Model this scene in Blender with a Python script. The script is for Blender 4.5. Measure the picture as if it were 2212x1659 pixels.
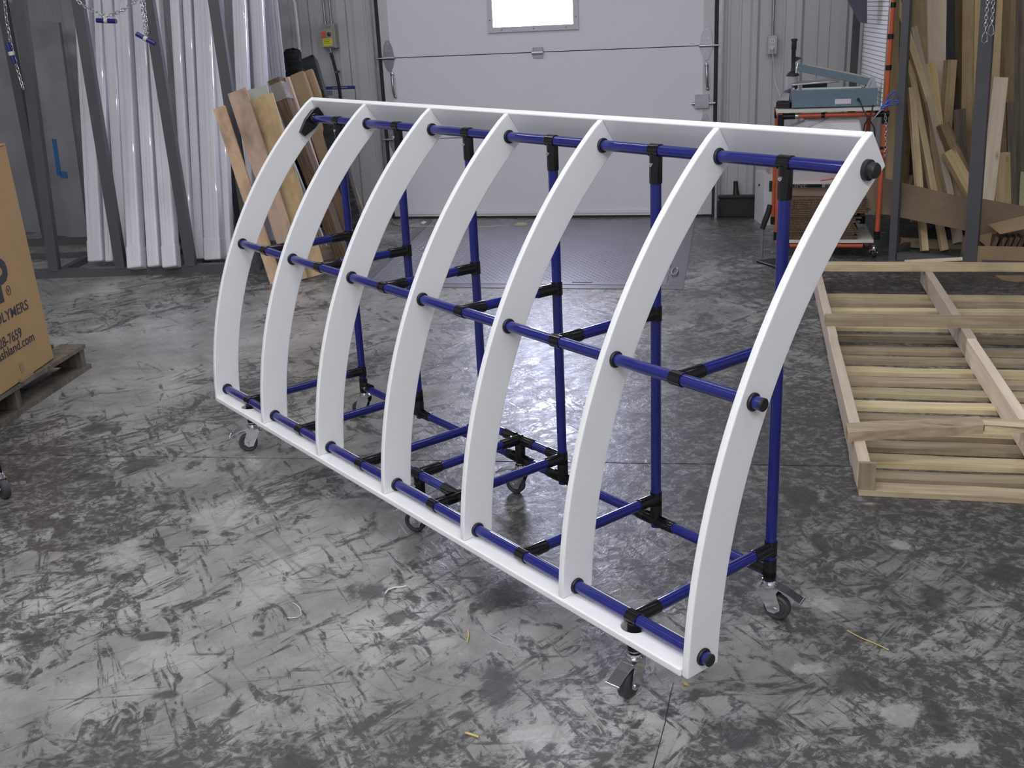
import bpy, math, random
import numpy as np
from mathutils import Vector, Matrix
random.seed(7)
# ------------------------------------------------------------------ clear
for o in list(bpy.data.objects): bpy.data.objects.remove(o)
SC = bpy.context.scene
COL = SC.collection
# ------------------------------------------------------------------ camera
FOC = 2284.5; IW, IH = 2212.0, 1659.0
CAM = Vector((0, 0, 1.5142)); YAW, PIT, ROL = -0.2252496, -0.337, -0.0483
Fv = Vector((math.sin(YAW)*math.cos(PIT), math.cos(YAW)*math.cos(PIT), math.sin(PIT)))
Rv = Vector((math.cos(YAW), -math.sin(YAW), 0)); Uv = Rv.cross(Fv)
R2 = Rv*math.cos(ROL)+Uv*math.sin(ROL); U2 = -Rv*math.sin(ROL)+Uv*math.cos(ROL)
cam = bpy.data.cameras.new('camera'); co = bpy.data.objects.new('camera', cam); COL.objects.link(co)
m3 = Matrix((R2, U2, -Fv)).transposed()
co.matrix_world = Matrix.Translation(CAM) @ m3.to_4x4()
cam.sensor_fit = 'HORIZONTAL'; cam.sensor_width = 36; cam.lens = 36*FOC/IW; cam.clip_start = .05
SC.camera = co
# ------------------------------------------------------------------ world, lights, exposure
SC.view_settings.view_transform = 'Standard'; SC.view_settings.look = 'None'
SC.view_settings.gamma = 1; SC.view_settings.use_curve_mapping = False
SC.view_settings.exposure = -0.1
w = bpy.data.worlds.new('world'); SC.world = w; w.use_nodes = True
bg = w.node_tree.nodes['Background']; bg.inputs[0].default_value = (.72, .75, 1, 1); bg.inputs[1].default_value = 85
def area(name, loc, sx, sy, e, col=(1, .98, .98), rot=(0, 0, 0)):
    l = bpy.data.lights.new(name, 'AREA'); l.shape = 'RECTANGLE'; l.size = sx; l.size_y = sy; l.energy = e; l.color = col
    o = bpy.data.objects.new(name, l); o.location = loc; o.rotation_euler = rot; COL.objects.link(o); return o
for (x, y, e) in ((-3.6, 5.2, 26), (-.8, 5.2, 26), (2.4, 5.2, 6), (-3.6, 1.8, 60), (-.8, 1.8, 62), (2.4, 1.8, 14), (-3.6, -1.8, 100), (-.6, -1.8, 125), (2.6, -1.8, 85), (2.6, -3.8, 60), (-.6, -3.8, 60)):
    area('ceiling_tube_light', (x, y, 4.55), 2.3, .14, e, (.985, .985, 1))
port = area('window_portal', (-1.56, 8.25, 1.6), .9, .6, 1, rot=(math.radians(-90), 0, 0)); port.data.cycles.is_portal = True

# ------------------------------------------------------------------ helpers
def ray(u, v): return Fv+R2*((u-IW/2)/FOC)-U2*((v-IH/2)/FOC)
def onz(u, v, z=0.): d = ray(u, v); return CAM+d*((z-CAM.z)/d.z)
def ony(u, v, Y): d = ray(u, v); return CAM+d*(Y/d.y)
def pxm(P): return (Vector(P)-CAM).dot(Fv)/FOC      # metres per pixel at P
W = {}
class MB:
    def __init__(s): s.v = []; s.f = []; s.s = []
    def add(s, vs, fs, sm=False):
        n = len(s.v); s.v += [Vector(a) for a in vs]; s.f += [tuple(i+n for i in f) for f in fs]; s.s += [sm]*len(fs); return s
    def box(s, c, d, R=None):
        c = Vector(c); h = Vector(d)/2; vs = []
        for x in (-1, 1):
            for y in (-1, 1):
                for z in (-1, 1):
                    p = Vector((x*h.x, y*h.y, z*h.z)); vs.append(c+((R @ p) if R else p))
        return s.add(vs, [(0, 1, 3, 2), (4, 6, 7, 5), (0, 4, 5, 1), (2, 3, 7, 6), (0, 2, 6, 4), (1, 5, 7, 3)])
    def b2(s, a, b): a = Vector(a); b = Vector(b); return s.box((a+b)/2, [abs(q) for q in (b-a)])
    def lathe(s, p0, axis, prof, n=20):
        pr = [prof[0]]
        for i in range(1, len(prof)-1):
            d0 = (prof[i][0]-prof[i-1][0], prof[i][1]-prof[i-1][1]); d1 = (prof[i+1][0]-prof[i][0], prof[i+1][1]-prof[i][1])
            an = abs(math.atan2(d0[0]*d1[1]-d0[1]*d1[0], d0[0]*d1[0]+d0[1]*d1[1])); pr += [prof[i]]*(2 if an > .6 else 1)
        prof = pr+[prof[-1]]
        p0 = Vector(p0); a = Vector(axis).normalized(); u = a.orthogonal().normalized(); t = a.cross(u); k = len(prof)
        vs = [p0+a*z+(u*math.cos(6.2831853*i/n)+t*math.sin(6.2831853*i/n))*r for z, r in prof for i in range(n)]
        fs = [(j*n+i, j*n+(i+1) % n, (j+1)*n+(i+1) % n, (j+1)*n+i) for j in range(k-1) if prof[j] != prof[j+1] for i in range(n)]
        s.add(vs, fs, True)
        for j, rev in ((0, True), (k-1, False)):
            if prof[j][1] > 1e-6:
                ring = vs[j*n:(j+1)*n]; s.add(ring, [tuple(reversed(range(n))) if rev else tuple(range(n))])
        return s
    def tube(s, a, b, r, n=16): a = Vector(a); b = Vector(b); return s.lathe(a, b-a, [(0, r), ((b-a).length, r)], n)
    def sweep(s, pts, r, n=8, closed=False):
        pts = [Vector(p) for p in pts]; m = len(pts); vs = []; pu = None
        for i, p in enumerate(pts):
            if closed: t = pts[(i+1) % m]-pts[i-1]
            else: t = pts[min(i+1, m-1)]-pts[max(i-1, 0)]
            t.normalize(); u = (pu-t*pu.dot(t)) if pu else t.orthogonal(); u.normalize(); pu = u; q = t.cross(u)
            rr = r[i] if isinstance(r, (list, tuple)) else r
            vs += [p+(u*math.cos(6.2831853*k/n)+q*math.sin(6.2831853*k/n))*rr for k in range(n)]
        L = m if closed else m-1
        fs = [(i*n+k, i*n+(k+1) % n, ((i+1) % m)*n+(k+1) % n, ((i+1) % m)*n+k) for i in range(L) for k in range(n)]
        s.add(vs, fs, True)
        if not closed: s.add(vs[:n], [tuple(reversed(range(n)))]); s.add(vs[-n:], [tuple(range(n))])
        return s
    def prism(s, poly, d):   # planar polygon (3d points) pushed along d
        d = Vector(d); a = [Vector(p) for p in poly]; n = len(a)
        return s.add(a+[p+d for p in a], [tuple(reversed(range(n))), tuple(range(n, 2*n))]+[(i, (i+1) % n, n+(i+1) % n, n+i) for i in range(n)])
def link(name, mb, mat, parent=None, M=None, bevel=0, props=None):
    M = M.copy() if M else Matrix.Identity(4)
    if isinstance(mb, bpy.types.Mesh): me = mb; WM = M
    else:
        if parent is not None: WM = W[parent]
        else:
            pts = [M @ v for v in mb.v]; zs = min(p.z for p in pts)
            c = sum(pts, Vector())/len(pts); WM = Matrix.Translation((c.x, c.y, zs)) if M == Matrix.Identity(4) else M
        T = WM.inverted() @ M
        me = bpy.data.meshes.new(name); me.from_pydata([T @ v for v in mb.v], [], mb.f)
        me.polygons.foreach_set('use_smooth', mb.s); me.materials.append(mat)
        me.update(); me.validate()
    o = bpy.data.objects.new(name, me); COL.objects.link(o); W[o] = WM
    if parent is not None: o.parent = parent; o.matrix_basis = W[parent].inverted() @ WM
    else: o.matrix_basis = WM
    if bevel:
        b = o.modifiers.new('bevel', 'BEVEL'); b.width = bevel; b.segments = 3; b.limit_method = 'ANGLE'; b.angle_limit = math.radians(50)
    if props:
        for k, v in props.items(): o[k] = v
    return o
def linkF(name, mb, mat, parent, M, **k):      # child that keeps a frame of its own (grain runs along its z)
    o = link(name, mb, mat, None, M, **k)
    if parent is not None: o.parent = parent; o.matrix_basis = W[parent].inverted() @ M
    return o
def empty(name, label, cat, M, group=None):
    o = bpy.data.objects.new(name, None); COL.objects.link(o); o.empty_display_size = .1
    M = M if isinstance(M, Matrix) else Matrix.Translation(M); o.matrix_basis = M; W[o] = M.copy()
    o['label'] = label; o['category'] = cat
    if group: o['group'] = group
    return o
def tag(o, label, cat, group=None):
    o['label'] = label; o['category'] = cat
    if group: o['group'] = group
    return o
def frame(A, B, side=None):                    # frame at A, z towards B, x sideways
    A = Vector(A); z = (Vector(B)-A).normalized(); side = Vector(side or (1, 0, 0)); y = z.cross(side).normalized(); x = y.cross(z)
    m = Matrix((x, y, z)).transposed().to_4x4(); m.translation = A; return m
def plank(name, A, B, wd, th, mat, parent=None, side=None, roll=0, bevel=0):
    M = frame(A, B, side) @ Matrix.Rotation(roll, 4, 'Z'); L = (Vector(B)-Vector(A)).length
    return linkF(name, MB().box((0, 0, L/2), (wd, th, L)), mat, parent, M, bevel=bevel)
def text(name, s, size, M, mat, parent, sx=1, align='LEFT', off=0., ext=.0004):
    c = bpy.data.curves.new(name, 'FONT'); c.body = s; c.size = size; c.extrude = ext; c.align_x = align; c.offset = off; c.resolution_u = 3
    t = bpy.data.objects.new(name, c); COL.objects.link(t); bpy.context.view_layer.update()
    me = bpy.data.meshes.new_from_object(t.evaluated_get(bpy.context.evaluated_depsgraph_get())); bpy.data.objects.remove(t)
    me.transform(Matrix.Diagonal((sx, 1, 1, 1))); me.materials.clear(); me.materials.append(mat)
    o = bpy.data.objects.new(name, me); COL.objects.link(o); W[o] = M
    if parent: o.parent = parent; o.matrix_basis = W[parent].inverted() @ M
    else: o.matrix_basis = M
    return o
# ------------------------------------------------------------------ materials
class NT:
    def __init__(s, name):
        s.m = bpy.data.materials.new(name); s.m.use_nodes = True; s.t = s.m.node_tree; s.b = s.t.nodes['Principled BSDF']
        s.tc = None
    def n(s, kind, **ins):
        nd = s.t.nodes.new('ShaderNode'+kind)
        for k, v in ins.items():
            if k in ('blend_type', 'operation', 'feature', 'distance', 'data_type', 'wave_type', 'bands_direction', 'interpolation_type', 'noise_dimensions', 'invert'): setattr(nd, k, v)
            else: s.set(nd, k.replace('_', ' '), v)
        return nd
    def set(s, nd, key, v):
        i = nd.inputs[int(key)] if key.isdigit() else nd.inputs[key]
        if isinstance(v, bpy.types.NodeSocket): s.t.links.new(v, i)
        else: i.default_value = (tuple(v)+(1,)) if (hasattr(v, '__len__') and len(v) == 3 and i.type == 'RGBA') else v
    def co(s, scale=(1, 1, 1), rot=0, obj=True, loc=(0, 0, 0)):
        if not s.tc: s.tc = s.t.nodes.new('ShaderNodeTexCoord')
        mp = s.t.nodes.new('ShaderNodeMapping'); s.t.links.new(s.tc.outputs['Object'], mp.inputs[0])
        if rot: mp.vector_type = 'TEXTURE'; scale = tuple(1./q for q in scale)
        mp.inputs['Scale'].default_value = scale; mp.inputs['Rotation'].default_value = (0, 0, rot); mp.inputs['Location'].default_value = loc
        return mp.outputs[0]
    def noise(s, vec, sc, det=4, rough=.55, dist=0):
        nd = s.t.nodes.new('ShaderNodeTexNoise'); s.t.links.new(vec, nd.inputs['Vector'])
        nd.inputs['Scale'].default_value = sc; nd.inputs['Detail'].default_value = det; nd.inputs['Roughness'].default_value = rough; nd.inputs['Distortion'].default_value = dist
        return nd.outputs['Fac']
    def ramp(s, f, stops, interp='LINEAR'):
        r = s.t.nodes.new('ShaderNodeValToRGB'); s.t.links.new(f, r.inputs[0]); r.color_ramp.interpolation = interp
        e = r.color_ramp.elements
        while len(e) < len(stops): e.new(.5)
        for q, (p, c) in zip(e, stops): q.position = p; q.color = (c, c, c, 1) if not hasattr(c, '__len__') else tuple(c)+(1,)
        return r.outputs[0]
    def math(s, op, a, b=0., clamp=False):
        nd = s.t.nodes.new('ShaderNodeMath'); nd.operation = op; nd.use_clamp = clamp
        for i, v in ((0, a), (1, b)):
            if isinstance(v, bpy.types.NodeSocket): s.t.links.new(v, nd.inputs[i])
            else: nd.inputs[i].default_value = v
        return nd.outputs[0]
    def mix(s, f, a, b, mode='MIX'):
        nd = s.t.nodes.new('ShaderNodeMix'); nd.data_type = 'RGBA'; nd.blend_type = mode
        for i, v in ((0, f), (6, a), (7, b)):
            if isinstance(v, bpy.types.NodeSocket): s.t.links.new(v, nd.inputs[i])
            else: nd.inputs[i].default_value = v if not hasattr(v, '__len__') else tuple(v)+(1,)
        return nd.outputs[2]
    def bump(s, h, st=.3, d=.01):
        nd = s.t.nodes.new('ShaderNodeBump'); nd.inputs['Strength'].default_value = st; nd.inputs['Distance'].default_value = d
        s.t.links.new(h, nd.inputs['Height']); s.t.links.new(nd.outputs[0], s.b.inputs['Normal'])
    def out(s, **k):
        for a, v in k.items(): s.set(s.b, a.replace('_', ' '), v)
        return s.m
def simple(name, col, rough=.5, metal=0, coat=0, var=.06, vs=6, **k):
    t = NT(name); f = t.noise(t.co(), vs, 5)
    c = t.mix(f, [x*(1-var*2) for x in col], [min(1, x*(1+var*2)) for x in col])
    return t.out(Base_Color=c, Roughness=rough, Metallic=metal, Coat_Weight=coat, Coat_Roughness=.06, **k)
def wood(name, c1, c2, grain=1., rough=.75, dirt=.3, knots=True):
    t = NT(name); v = t.co((26*grain, 26*grain, 1.3)); oi = t.t.nodes.new('ShaderNodeObjectInfo')
    add = t.t.nodes.new('ShaderNodeVectorMath'); add.operation = 'ADD'; t.t.links.new(v, add.inputs[0])
    mu = t.t.nodes.new('ShaderNodeVectorMath'); mu.operation = 'SCALE'; mu.inputs[0].default_value = (17, 31, 9); t.t.links.new(oi.outputs['Random'], mu.inputs['Scale']); t.t.links.new(mu.outputs[0], add.inputs[1])
    g = t.noise(add.outputs[0], 1.6, 5, .6, .4)
    c = t.mix(t.ramp(g, [(.3, 0.), (.7, 1.)]), c1, c2)
    big = t.noise(t.co((3, 3, 2.2)), 1.7, 3, .6, .3)
    c = t.mix(t.math('MULTIPLY', t.ramp(big, [(.48, 0.), (.72, 1.)]), dirt), c, [x*.35 for x in c1])
    if knots:
        vo = t.t.nodes.new('ShaderNodeTexVoronoi'); t.t.links.new(t.co((9, 9, 3.1)), vo.inputs['Vector']); vo.inputs['Scale'].default_value = 1.1
        kn = t.ramp(vo.outputs['Distance'], [(.05, 1.), (.13, 0.)])
        c = t.mix(t.math('MULTIPLY', kn, .6), c, [c1[0]*.4, c1[1]*.28, c1[2]*.2])
    rv = t.math('ADD', t.math('MULTIPLY', oi.outputs['Random'], .5), .72)
    hs = t.t.nodes.new('ShaderNodeHueSaturation'); t.t.links.new(c, hs.inputs['Color']); t.t.links.new(rv, hs.inputs['Value'])
    t.bump(g, .25, .002)
    return t.out(Base_Color=hs.outputs[0], Roughness=rough)
HDPE = NT('white_plastic'); _c = HDPE.mix(HDPE.noise(HDPE.co(), 5, 3), (.80, .81, .83), (.86, .86, .87))
HDPE.bump(HDPE.noise(HDPE.co((1, 1, 1)), 90, 2), .03, .001)
HDPE = HDPE.out(Base_Color=_c, Roughness=.42, Subsurface_Weight=.25, Subsurface_Radius=(.012, .012, .012), Subsurface_Scale=.6)
BLUE = simple('blue_coated_tube', (.009, .013, .155), .28, coat=.7, Specular_IOR_Level=.3, var=.04)
BLACK = simple('black_clamp', (.008, .008, .009), .13, var=.1)
BLKR = simple('black_rubber', (.016, .016, .018), .45)
CHROME = simple('chrome', (.75, .75, .78), .14, 1, var=.02)
ZINC = simple('zinc_plate', (.48, .48, .52), .35, 1, var=.12, vs=20)
WHEEL = simple('grey_rubber', (.045, .045, .05), .5)
STEEL = simple('grey_paint', (.085, .085, .095), .5, var=.1)
WALL = NT('wall_liner'); _n = WALL.noise(WALL.co((1, 1, .25)), 3, 5, .6); WALL = WALL.out(Base_Color=WALL.mix(_n, (.42, .42, .445), (.55, .55, .57)), Roughness=.42)
DOORM = NT('door_skin'); _n = DOORM.noise(DOORM.co((1, 1, .5)), 1.4, 5, .6); DOORM.bump(DOORM.noise(DOORM.co((1, 1, .3)), 120, 2), .1, .001)
DOORM = DOORM.out(Base_Color=DOORM.mix(_n, (.70, .69, .76), (.77, .76, .81)), Roughness=.5)
DARK = simple('dark_seal', (.02, .02, .022), .7)
CARD = simple('cardboard', (.31, .215, .125), .85, var=.12, vs=5)
CARDP = simple('pink_cardboard', (.45, .33, .28), .85, var=.1)
CARDD = NT('corrugated_edges'); _w = CARDD.noise(CARDD.co((60, 60, 2)), 3, 4); CARDD = CARDD.out(Base_Color=CARDD.mix(CARDD.ramp(_w, [(.38, 0.), (.62, 1.)]), (.055, .035, .022), (.17, .11, .07)), Roughness=.9)
SHEETC = simple('brown_cardboard_sheet', (.19, .135, .09), .8, var=.12)
PINE = wood('pine', (.54, .41, .22), (.72, .58, .37))
PINEP = wood('pale_pine', (.62, .50, .38), (.76, .66, .53), dirt=.12)
PALW = wood('pallet_wood', (.46, .36, .20), (.70, .59, .38), dirt=.5)
PALG = wood('grey_weathered_wood', (.26, .20, .13), (.44, .36, .24), dirt=.6)
PLY = wood('plywood_face', (.46, .30, .19), (.62, .44, .30), .25, dirt=.75, knots=False)
PLYP = wood('pink_plywood', (.42, .29, .22), (.54, .39, .30), .25, dirt=.7, knots=False)
PLYY = wood('yellow_plywood', (.42, .29, .15), (.55, .41, .24), .25, dirt=.8, knots=False)
TAN = wood('tan_board', (.42, .30, .15), (.60, .46, .27), dirt=.4)
BRN = wood('brown_board', (.17, .12, .06), (.32, .23, .12), dirt=.4)
YEL = wood('yellow_board', (.50, .37, .17), (.62, .48, .26), dirt=.2)
OLDW = wood('dark_pallet_wood', (.09, .075, .055), (.24, .20, .15), dirt=.4)
ORANGE = simple('orange_tube', (.48, .095, .035), .35)
SHELFM = simple('white_laminate', (.60, .60, .56), .4)
SEALB = simple('blue_grey_hammertone', (.12, .18, .23), .4, var=.12, vs=60)
INK = simple('dark_ink', (.035, .03, .045), .7)
def film(name, col, alpha, rough=.2):
    t = NT(name); n = t.noise(t.co((1, 1, 1)), 14, 5, .6, 1.5); t.bump(n, .6, .02)
    return t.out(Base_Color=col, Roughness=rough, Alpha=alpha, Specular_IOR_Level=.8)
PROF = NT('white_wrapped_extrusion'); _a = PROF.noise(PROF.co((22, 22, .5)), 2, 4, .6); _b = PROF.noise(PROF.co((2, 2, 2)), 1.5, 3)
PROF.bump(_a, .35, .006)
PROF = PROF.out(Base_Color=PROF.mix(_b, PROF.mix(_a, (.52, .52, .58), (.78, .78, .84)), (.74, .73, .79)), Roughness=.3, Coat_Weight=.3)
PROFG = simple('grey_wrapped_sheet', (.30, .30, .33), .3, coat=.3, var=.25, vs=3)
# floor concrete
XL, XR, YF, YB, ZC = -6.6, 4.6, -4.5, 8.1, 4.9
t = NT('stained_concrete')
B = t.co()
lt = t.noise(B, 2.2, 6, .65, .3)
base = t.mix(t.ramp(lt, [(.32, 0.), (.68, 1.)]), (.180, .178, .172), (.430, .427, .416))
den = t.noise(B, .55, 3, .55)
sep = t.t.nodes.new('ShaderNodeSeparateXYZ'); t.t.links.new(t.tc.outputs['Object'], sep.inputs[0])
den = t.math('ADD', den, t.ramp(t.math('ADD', t.math('MULTIPLY', sep.outputs[0], .22), .55), [(.2, 0.), (1., .19)]))
def blot(rot, sx, sy, sc, lo, hi, dist=.8, loc=(0, 0, 0)):
    n = t.noise(t.co((sx, sy, 1), rot, loc=loc), sc, 8, .68, dist)
    n = t.math('ADD', n, t.math('MULTIPLY', t.math('SUBTRACT', den, .5), .55))
    return t.ramp(n, [(lo, 0.), (hi, 1.)])
m1 = blot(1.0, 1, 1.5, 2.3, .560, .60, 1.6)
m2 = blot(2.2, 1, 2.2, 5.2, .560, .605, 1.0, (3, 7, 0))
m3 = blot(1.0, 1.2, 8, 3.6, .575, .63, .5, (9, 2, 0))
m4 = blot(2.25, 1.0, 10, 3.8, .59, .65, .5, (1, 5, 0))
m5 = blot(.25, 1.0, 9, 3.0, .60, .66, .4, (4, 1, 0))
msk = t.math('MAXIMUM', t.math('MAXIMUM', m1, m2), t.math('MAXIMUM', t.math('MAXIMUM', m3, m4), m5))
brk = t.noise(B, 38, 5, .7, .4)
msk = t.math('MULTIPLY', msk, t.ramp(brk, [(.36, .15), (.52, 1.)]))
soft = t.ramp(t.math('ADD', t.noise(t.co((1, 1.6, 1), 1.1), 1.7, 4, .6, .5), t.math('MULTIPLY', t.math('SUBTRACT', den, .5), .9)), [(.42, 0.), (.70, .66)])
col = t.mix(soft, base, (.120, .118, .114))
col = t.mix(t.math('MULTIPLY', msk, .86), col, (.030, .029, .031))
def scr(rot, sc, wd, loc):
    n = t.noise(t.co((.28, 3, 1), rot, loc=loc), sc, 1.5, .5, .08)
    a = t.math('ABSOLUTE', t.math('SUBTRACT', n, .5)); l = t.ramp(a, [(0., 1.), (wd, 0.)])
    g = t.ramp(t.noise(t.co((1, 1, 1), loc=loc), 3.1, 3, .5), [(.45, 0.), (.62, 1.)])
    return t.math('MULTIPLY', l, g)
for (r, sc, wd, lo, k) in ((.1, 2.2, .006, (2, 3, 0), .55), (-.7, 2.0, .007, (5, 1, 0), .55), (.75, 1.9, .006, (8, 4, 0), .5), (1.35, 2.4, .006, (3, 9, 0), .45), (-.25, 3.4, .005, (6, 6, 0), .4)):
    col = t.mix(t.math('MULTIPLY', scr(r, sc, wd, lo), k), col, (.05, .05, .05))
pale = t.ramp(t.noise(t.co((1, 1.5, 1), 1.9, loc=(7, 3, 0)), 1.9, 5, .62, .6), [(.64, 0.), (.66, .35)])
col = t.mix(t.math('MULTIPLY', pale, t.math('SUBTRACT', 1., t.math('MULTIPLY', msk, .8))), col, (.42, .415, .41))
def spot(u, v, ru, rv):
    c = onz(u, v); ax = (onz(u+ru, v)-c).length; ay = (onz(u, v+rv)-c).length
    mp = t.t.nodes.new('ShaderNodeMapping'); mp.vector_type = 'TEXTURE'; t.t.links.new(t.tc.outputs['Object'], mp.inputs[0])
    mp.inputs['Location'].default_value = (c.x-FO.x, c.y-FO.y, 0); mp.inputs['Rotation'].default_value = (0, 0, -YAW); mp.inputs['Scale'].default_value = (ax, ay, 1)
    sx = t.t.nodes.new('ShaderNodeVectorMath'); sx.operation = 'MULTIPLY'; sx.inputs[1].default_value = (1, 1, 0); t.t.links.new(mp.outputs[0], sx.inputs[0])
    ln = t.t.nodes.new('ShaderNodeVectorMath'); ln.operation = 'LENGTH'; t.t.links.new(sx.outputs[0], ln.inputs[0])
    return ln.outputs['Value']
FO = Vector(((XL+XR)/2, (YF+YB+.3)/2, 0))
edge = t.math('MULTIPLY', t.math('SUBTRACT', t.noise(t.co((1, 1.6, 1), 1.1, loc=(2, 8, 0)), 7, 7, .7, .6), .5), 3.4)
def spots(lst, lo, hi):
    d = None
    for q in lst:
        f = spot(*q); d = f if d is None else t.math('MINIMUM', d, f)
    return t.ramp(t.math('ADD', d, edge), [(lo, 1.), (hi, 0.)])
dk = spots([(1080, 1285, 70, 42), (1070, 1480, 45, 55), (790, 1280, 50, 22), (850, 1335, 34, 20), (1738, 1080, 50, 30), (1771, 1172, 18, 30), (2014, 1290, 50, 34), (2180, 1245, 52, 28), (1850, 1475, 78, 30), (2032, 1560, 28, 60), (1590, 1600, 50, 38), (2180, 1505, 26, 28), (303, 1005, 60, 15), (195, 1030, 50, 12), (143, 1132, 26, 20), (360, 1096, 30, 7), (65, 1378, 45, 16), (35, 1465, 48, 18), (640, 1650, 46, 24), (277, 1560, 20, 12), (360, 1500, 30, 10), (560, 1370, 22, 12), (215, 925, 50, 14), (330, 1375, 50, 10), (1000, 1545, 26, 14), (1440, 1540, 30, 12), (90, 1130, 40, 12), (1340, 1060, 60, 26)], .55, 1.15)
pl0 = spots([(1790, 1310, 38, 17), (1738, 1443, 60, 22), (1944, 1545, 50, 34), (2060, 1615, 90, 30), (1951, 1178, 26, 12), (255, 1205, 90, 40), (480, 1120, 80, 50), (560, 1280, 80, 40), (1180, 1590, 90, 30)], .5, .8)
col = t.mix(t.math('MULTIPLY', dk, .80), col, (.040, .039, .040))
col = t.mix(t.math('MULTIPLY', pl0, .55), col, (.40, .395, .39))
rg = t.ramp(t.noise(t.co((1, 1.8, 1), 1.1), 8, 5, .7, .6), [(.3, .17), (.7, .40)])
rg2 = t.math('ADD', rg, t.math('MULTIPLY', msk, .10))
hh = t.math('ADD', t.math('MULTIPLY', t.noise(t.co((1, 2.0, 1), 1.2), 10, 6, .7, .5), .7), t.math('MULTIPLY', msk, .2))
t.bump(hh, .22, .012)
CONC = t.out(Base_Color=col, Roughness=rg2, Specular_IOR_Level=.62)
# ------------------------------------------------------------------ setting
ST = {'kind': 'structure'}
def struct(name, mb, mat, **k): return link(name, mb, mat, props=ST, **k)
fl = struct('floor', MB().b2((XL, YF, -.12), (XR, YB+.3, -.03)), DARK)
sa = math.radians(4.1); S0 = Vector((-.78, 3.393, 0)); sx_ = Vector((math.cos(sa), math.sin(sa), 0)); sy_ = Vector((-math.sin(sa), math.cos(sa), 0))
pj0 = (Vector((-.134, 2.148, 0))-S0).dot(sx_)
def clip(poly, a, b):           # keep a*x+b... half plane helper: keep points with (p-a).b<=0
    out = []
    for i, p in enumerate(poly):
        q = poly[(i+1) % len(poly)]; dp, dq = (p-a).dot(b), (q-a).dot(b)
        if dp <= 0: out.append(p)
        if dp*dq < 0: out.append(p+(q-p)*(dp/(dp-dq)))
    return out
room = [Vector((XL, YF, 0)), Vector((XR, YF, 0)), Vector((XR, YB+.3, 0)), Vector((XL, YB+.3, 0))]
xs = [pj0-9.2, pj0-4.6, pj0, pj0+4.6, pj0+9.2]; ys = [-8.6, -4.3, 0, 7.5]
LV = [Vector((-2.30, 5.86, 0)), Vector((-.33, 5.86, 0)), Vector((-.36, 7.86, 0)), Vector((-2.42, 7.86, 0))]   # leveller pit
for i in range(4):
    for j in range(3):
        if i not in (0, 3): continue
        P = [q.copy() for q in room]
        X0, X1 = (-20, 5.5) if i == 0 else (5.5, 20)
        P = clip(P, S0+sx_*(X0+.0014), -sx_); P = clip(P, S0+sx_*(X1-.0014), sx_)
        P = clip(P, S0+sy_*(ys[j]+.0035), -sy_); P = clip(P, S0+sy_*(ys[j+1]-.0035), sy_)
        if len(P) < 3: continue
        link('slab', MB().prism([p-Vector((0, 0, .03)) for p in P], (0, 0, .03)), CONC, fl)
link('crack', MB().prism([onz(1456, 1474, .0002), onz(1449, 1500, .0002), onz(1438, 1560, .0002), onz(1411, 1662, .0002), onz(1408.5, 1662, .0002), onz(1436, 1560, .0002), onz(1447, 1500, .0002), onz(1455, 1474, .0002)], (0, 0, .0004)), DARK, fl)
# corrugated liner walls
def liner(x0, x1, z0, z1, Y):
    m = MB(); prof = []; x = x0; per = .302
    k = math.floor(x0/per)*per
    while k < x1:
        for dx, dy in ((0, 0), (.018, .022), (.052, .022), (.07, 0), (.145, 0), (.150, .005), (.165, .005), (.170, 0), (.222, 0), (.227, .005), (.242, .005), (.247, 0)):
            if x0 <= k+dx <= x1: prof.append((k+dx, Y-dy))
        k += per
    prof = [(x0, Y)]+prof+[(x1, Y)]
    n = len(prof); vs = [Vector((a, b, z)) for z in (z0, z1) for a, b in prof]
    m.add(vs, [(i, i+1, n+i+1, n+i) for i in range(n-1)])
    m.add([(x0, Y+.1, z0), (x1, Y+.1, z0), (x1, Y+.1, z1), (x0, Y+.1, z1)], [(3, 2, 1, 0)])
    return m
DX0, DX1, DZ = -2.74, -.245, 2.75
wb = struct('wall_back', liner(XL, DX0-.06, 0, ZC, YB), WALL)
link('wall_panel', liner(DX1+.06, XR, 0, ZC, YB), WALL, wb)
link('wall_panel', liner(DX0-.06, DX1+.06, DZ, ZC, YB), WALL, wb)
struct('wall_left', MB().b2((XL-.1, YF, 0), (XL, YB, ZC)), WALL)
struct('wall_right', MB().b2((XR, YF, 0), (XR+.1, YB, ZC)), WALL)
struct('wall_front', MB().b2((XL, YF-.1, 0), (XR, YF, ZC)), WALL)
struct('ceiling', MB().b2((XL, YF, ZC), (XR, YB, ZC+.1)), simple('ceiling_liner', (.30, .30, .32), .8))
# door jamb track: trim
for n_, xa, sg in (('trim_1', DX0, -1), ('trim_2', DX1, 1)):
    o = struct(n_, MB().b2((xa+sg*.0, YB-.05, 0), (xa+sg*.028, YB-.004, DZ)), DARK)
    link('track', MB().b2((xa+sg*.028, YB-.035, 0), (xa+sg*.062, YB-.0, DZ)).b2((xa+sg*.05, YB-.075, 0), (xa+sg*.054, YB-.035, DZ)), ZINC, o)
    link('bolts', MB().tube((xa+sg*.045, YB-.036, .5), (xa+sg*.045, YB-.044, .5), .008, 8).tube((xa+sg*.045, YB-.036, 1.15), (xa+sg*.045, YB-.044, 1.15), .008, 8).tube((xa+sg*.045, YB-.036, 1.45), (xa+sg*.045, YB-.044, 1.45), .008, 8), ZINC, o)
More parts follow.
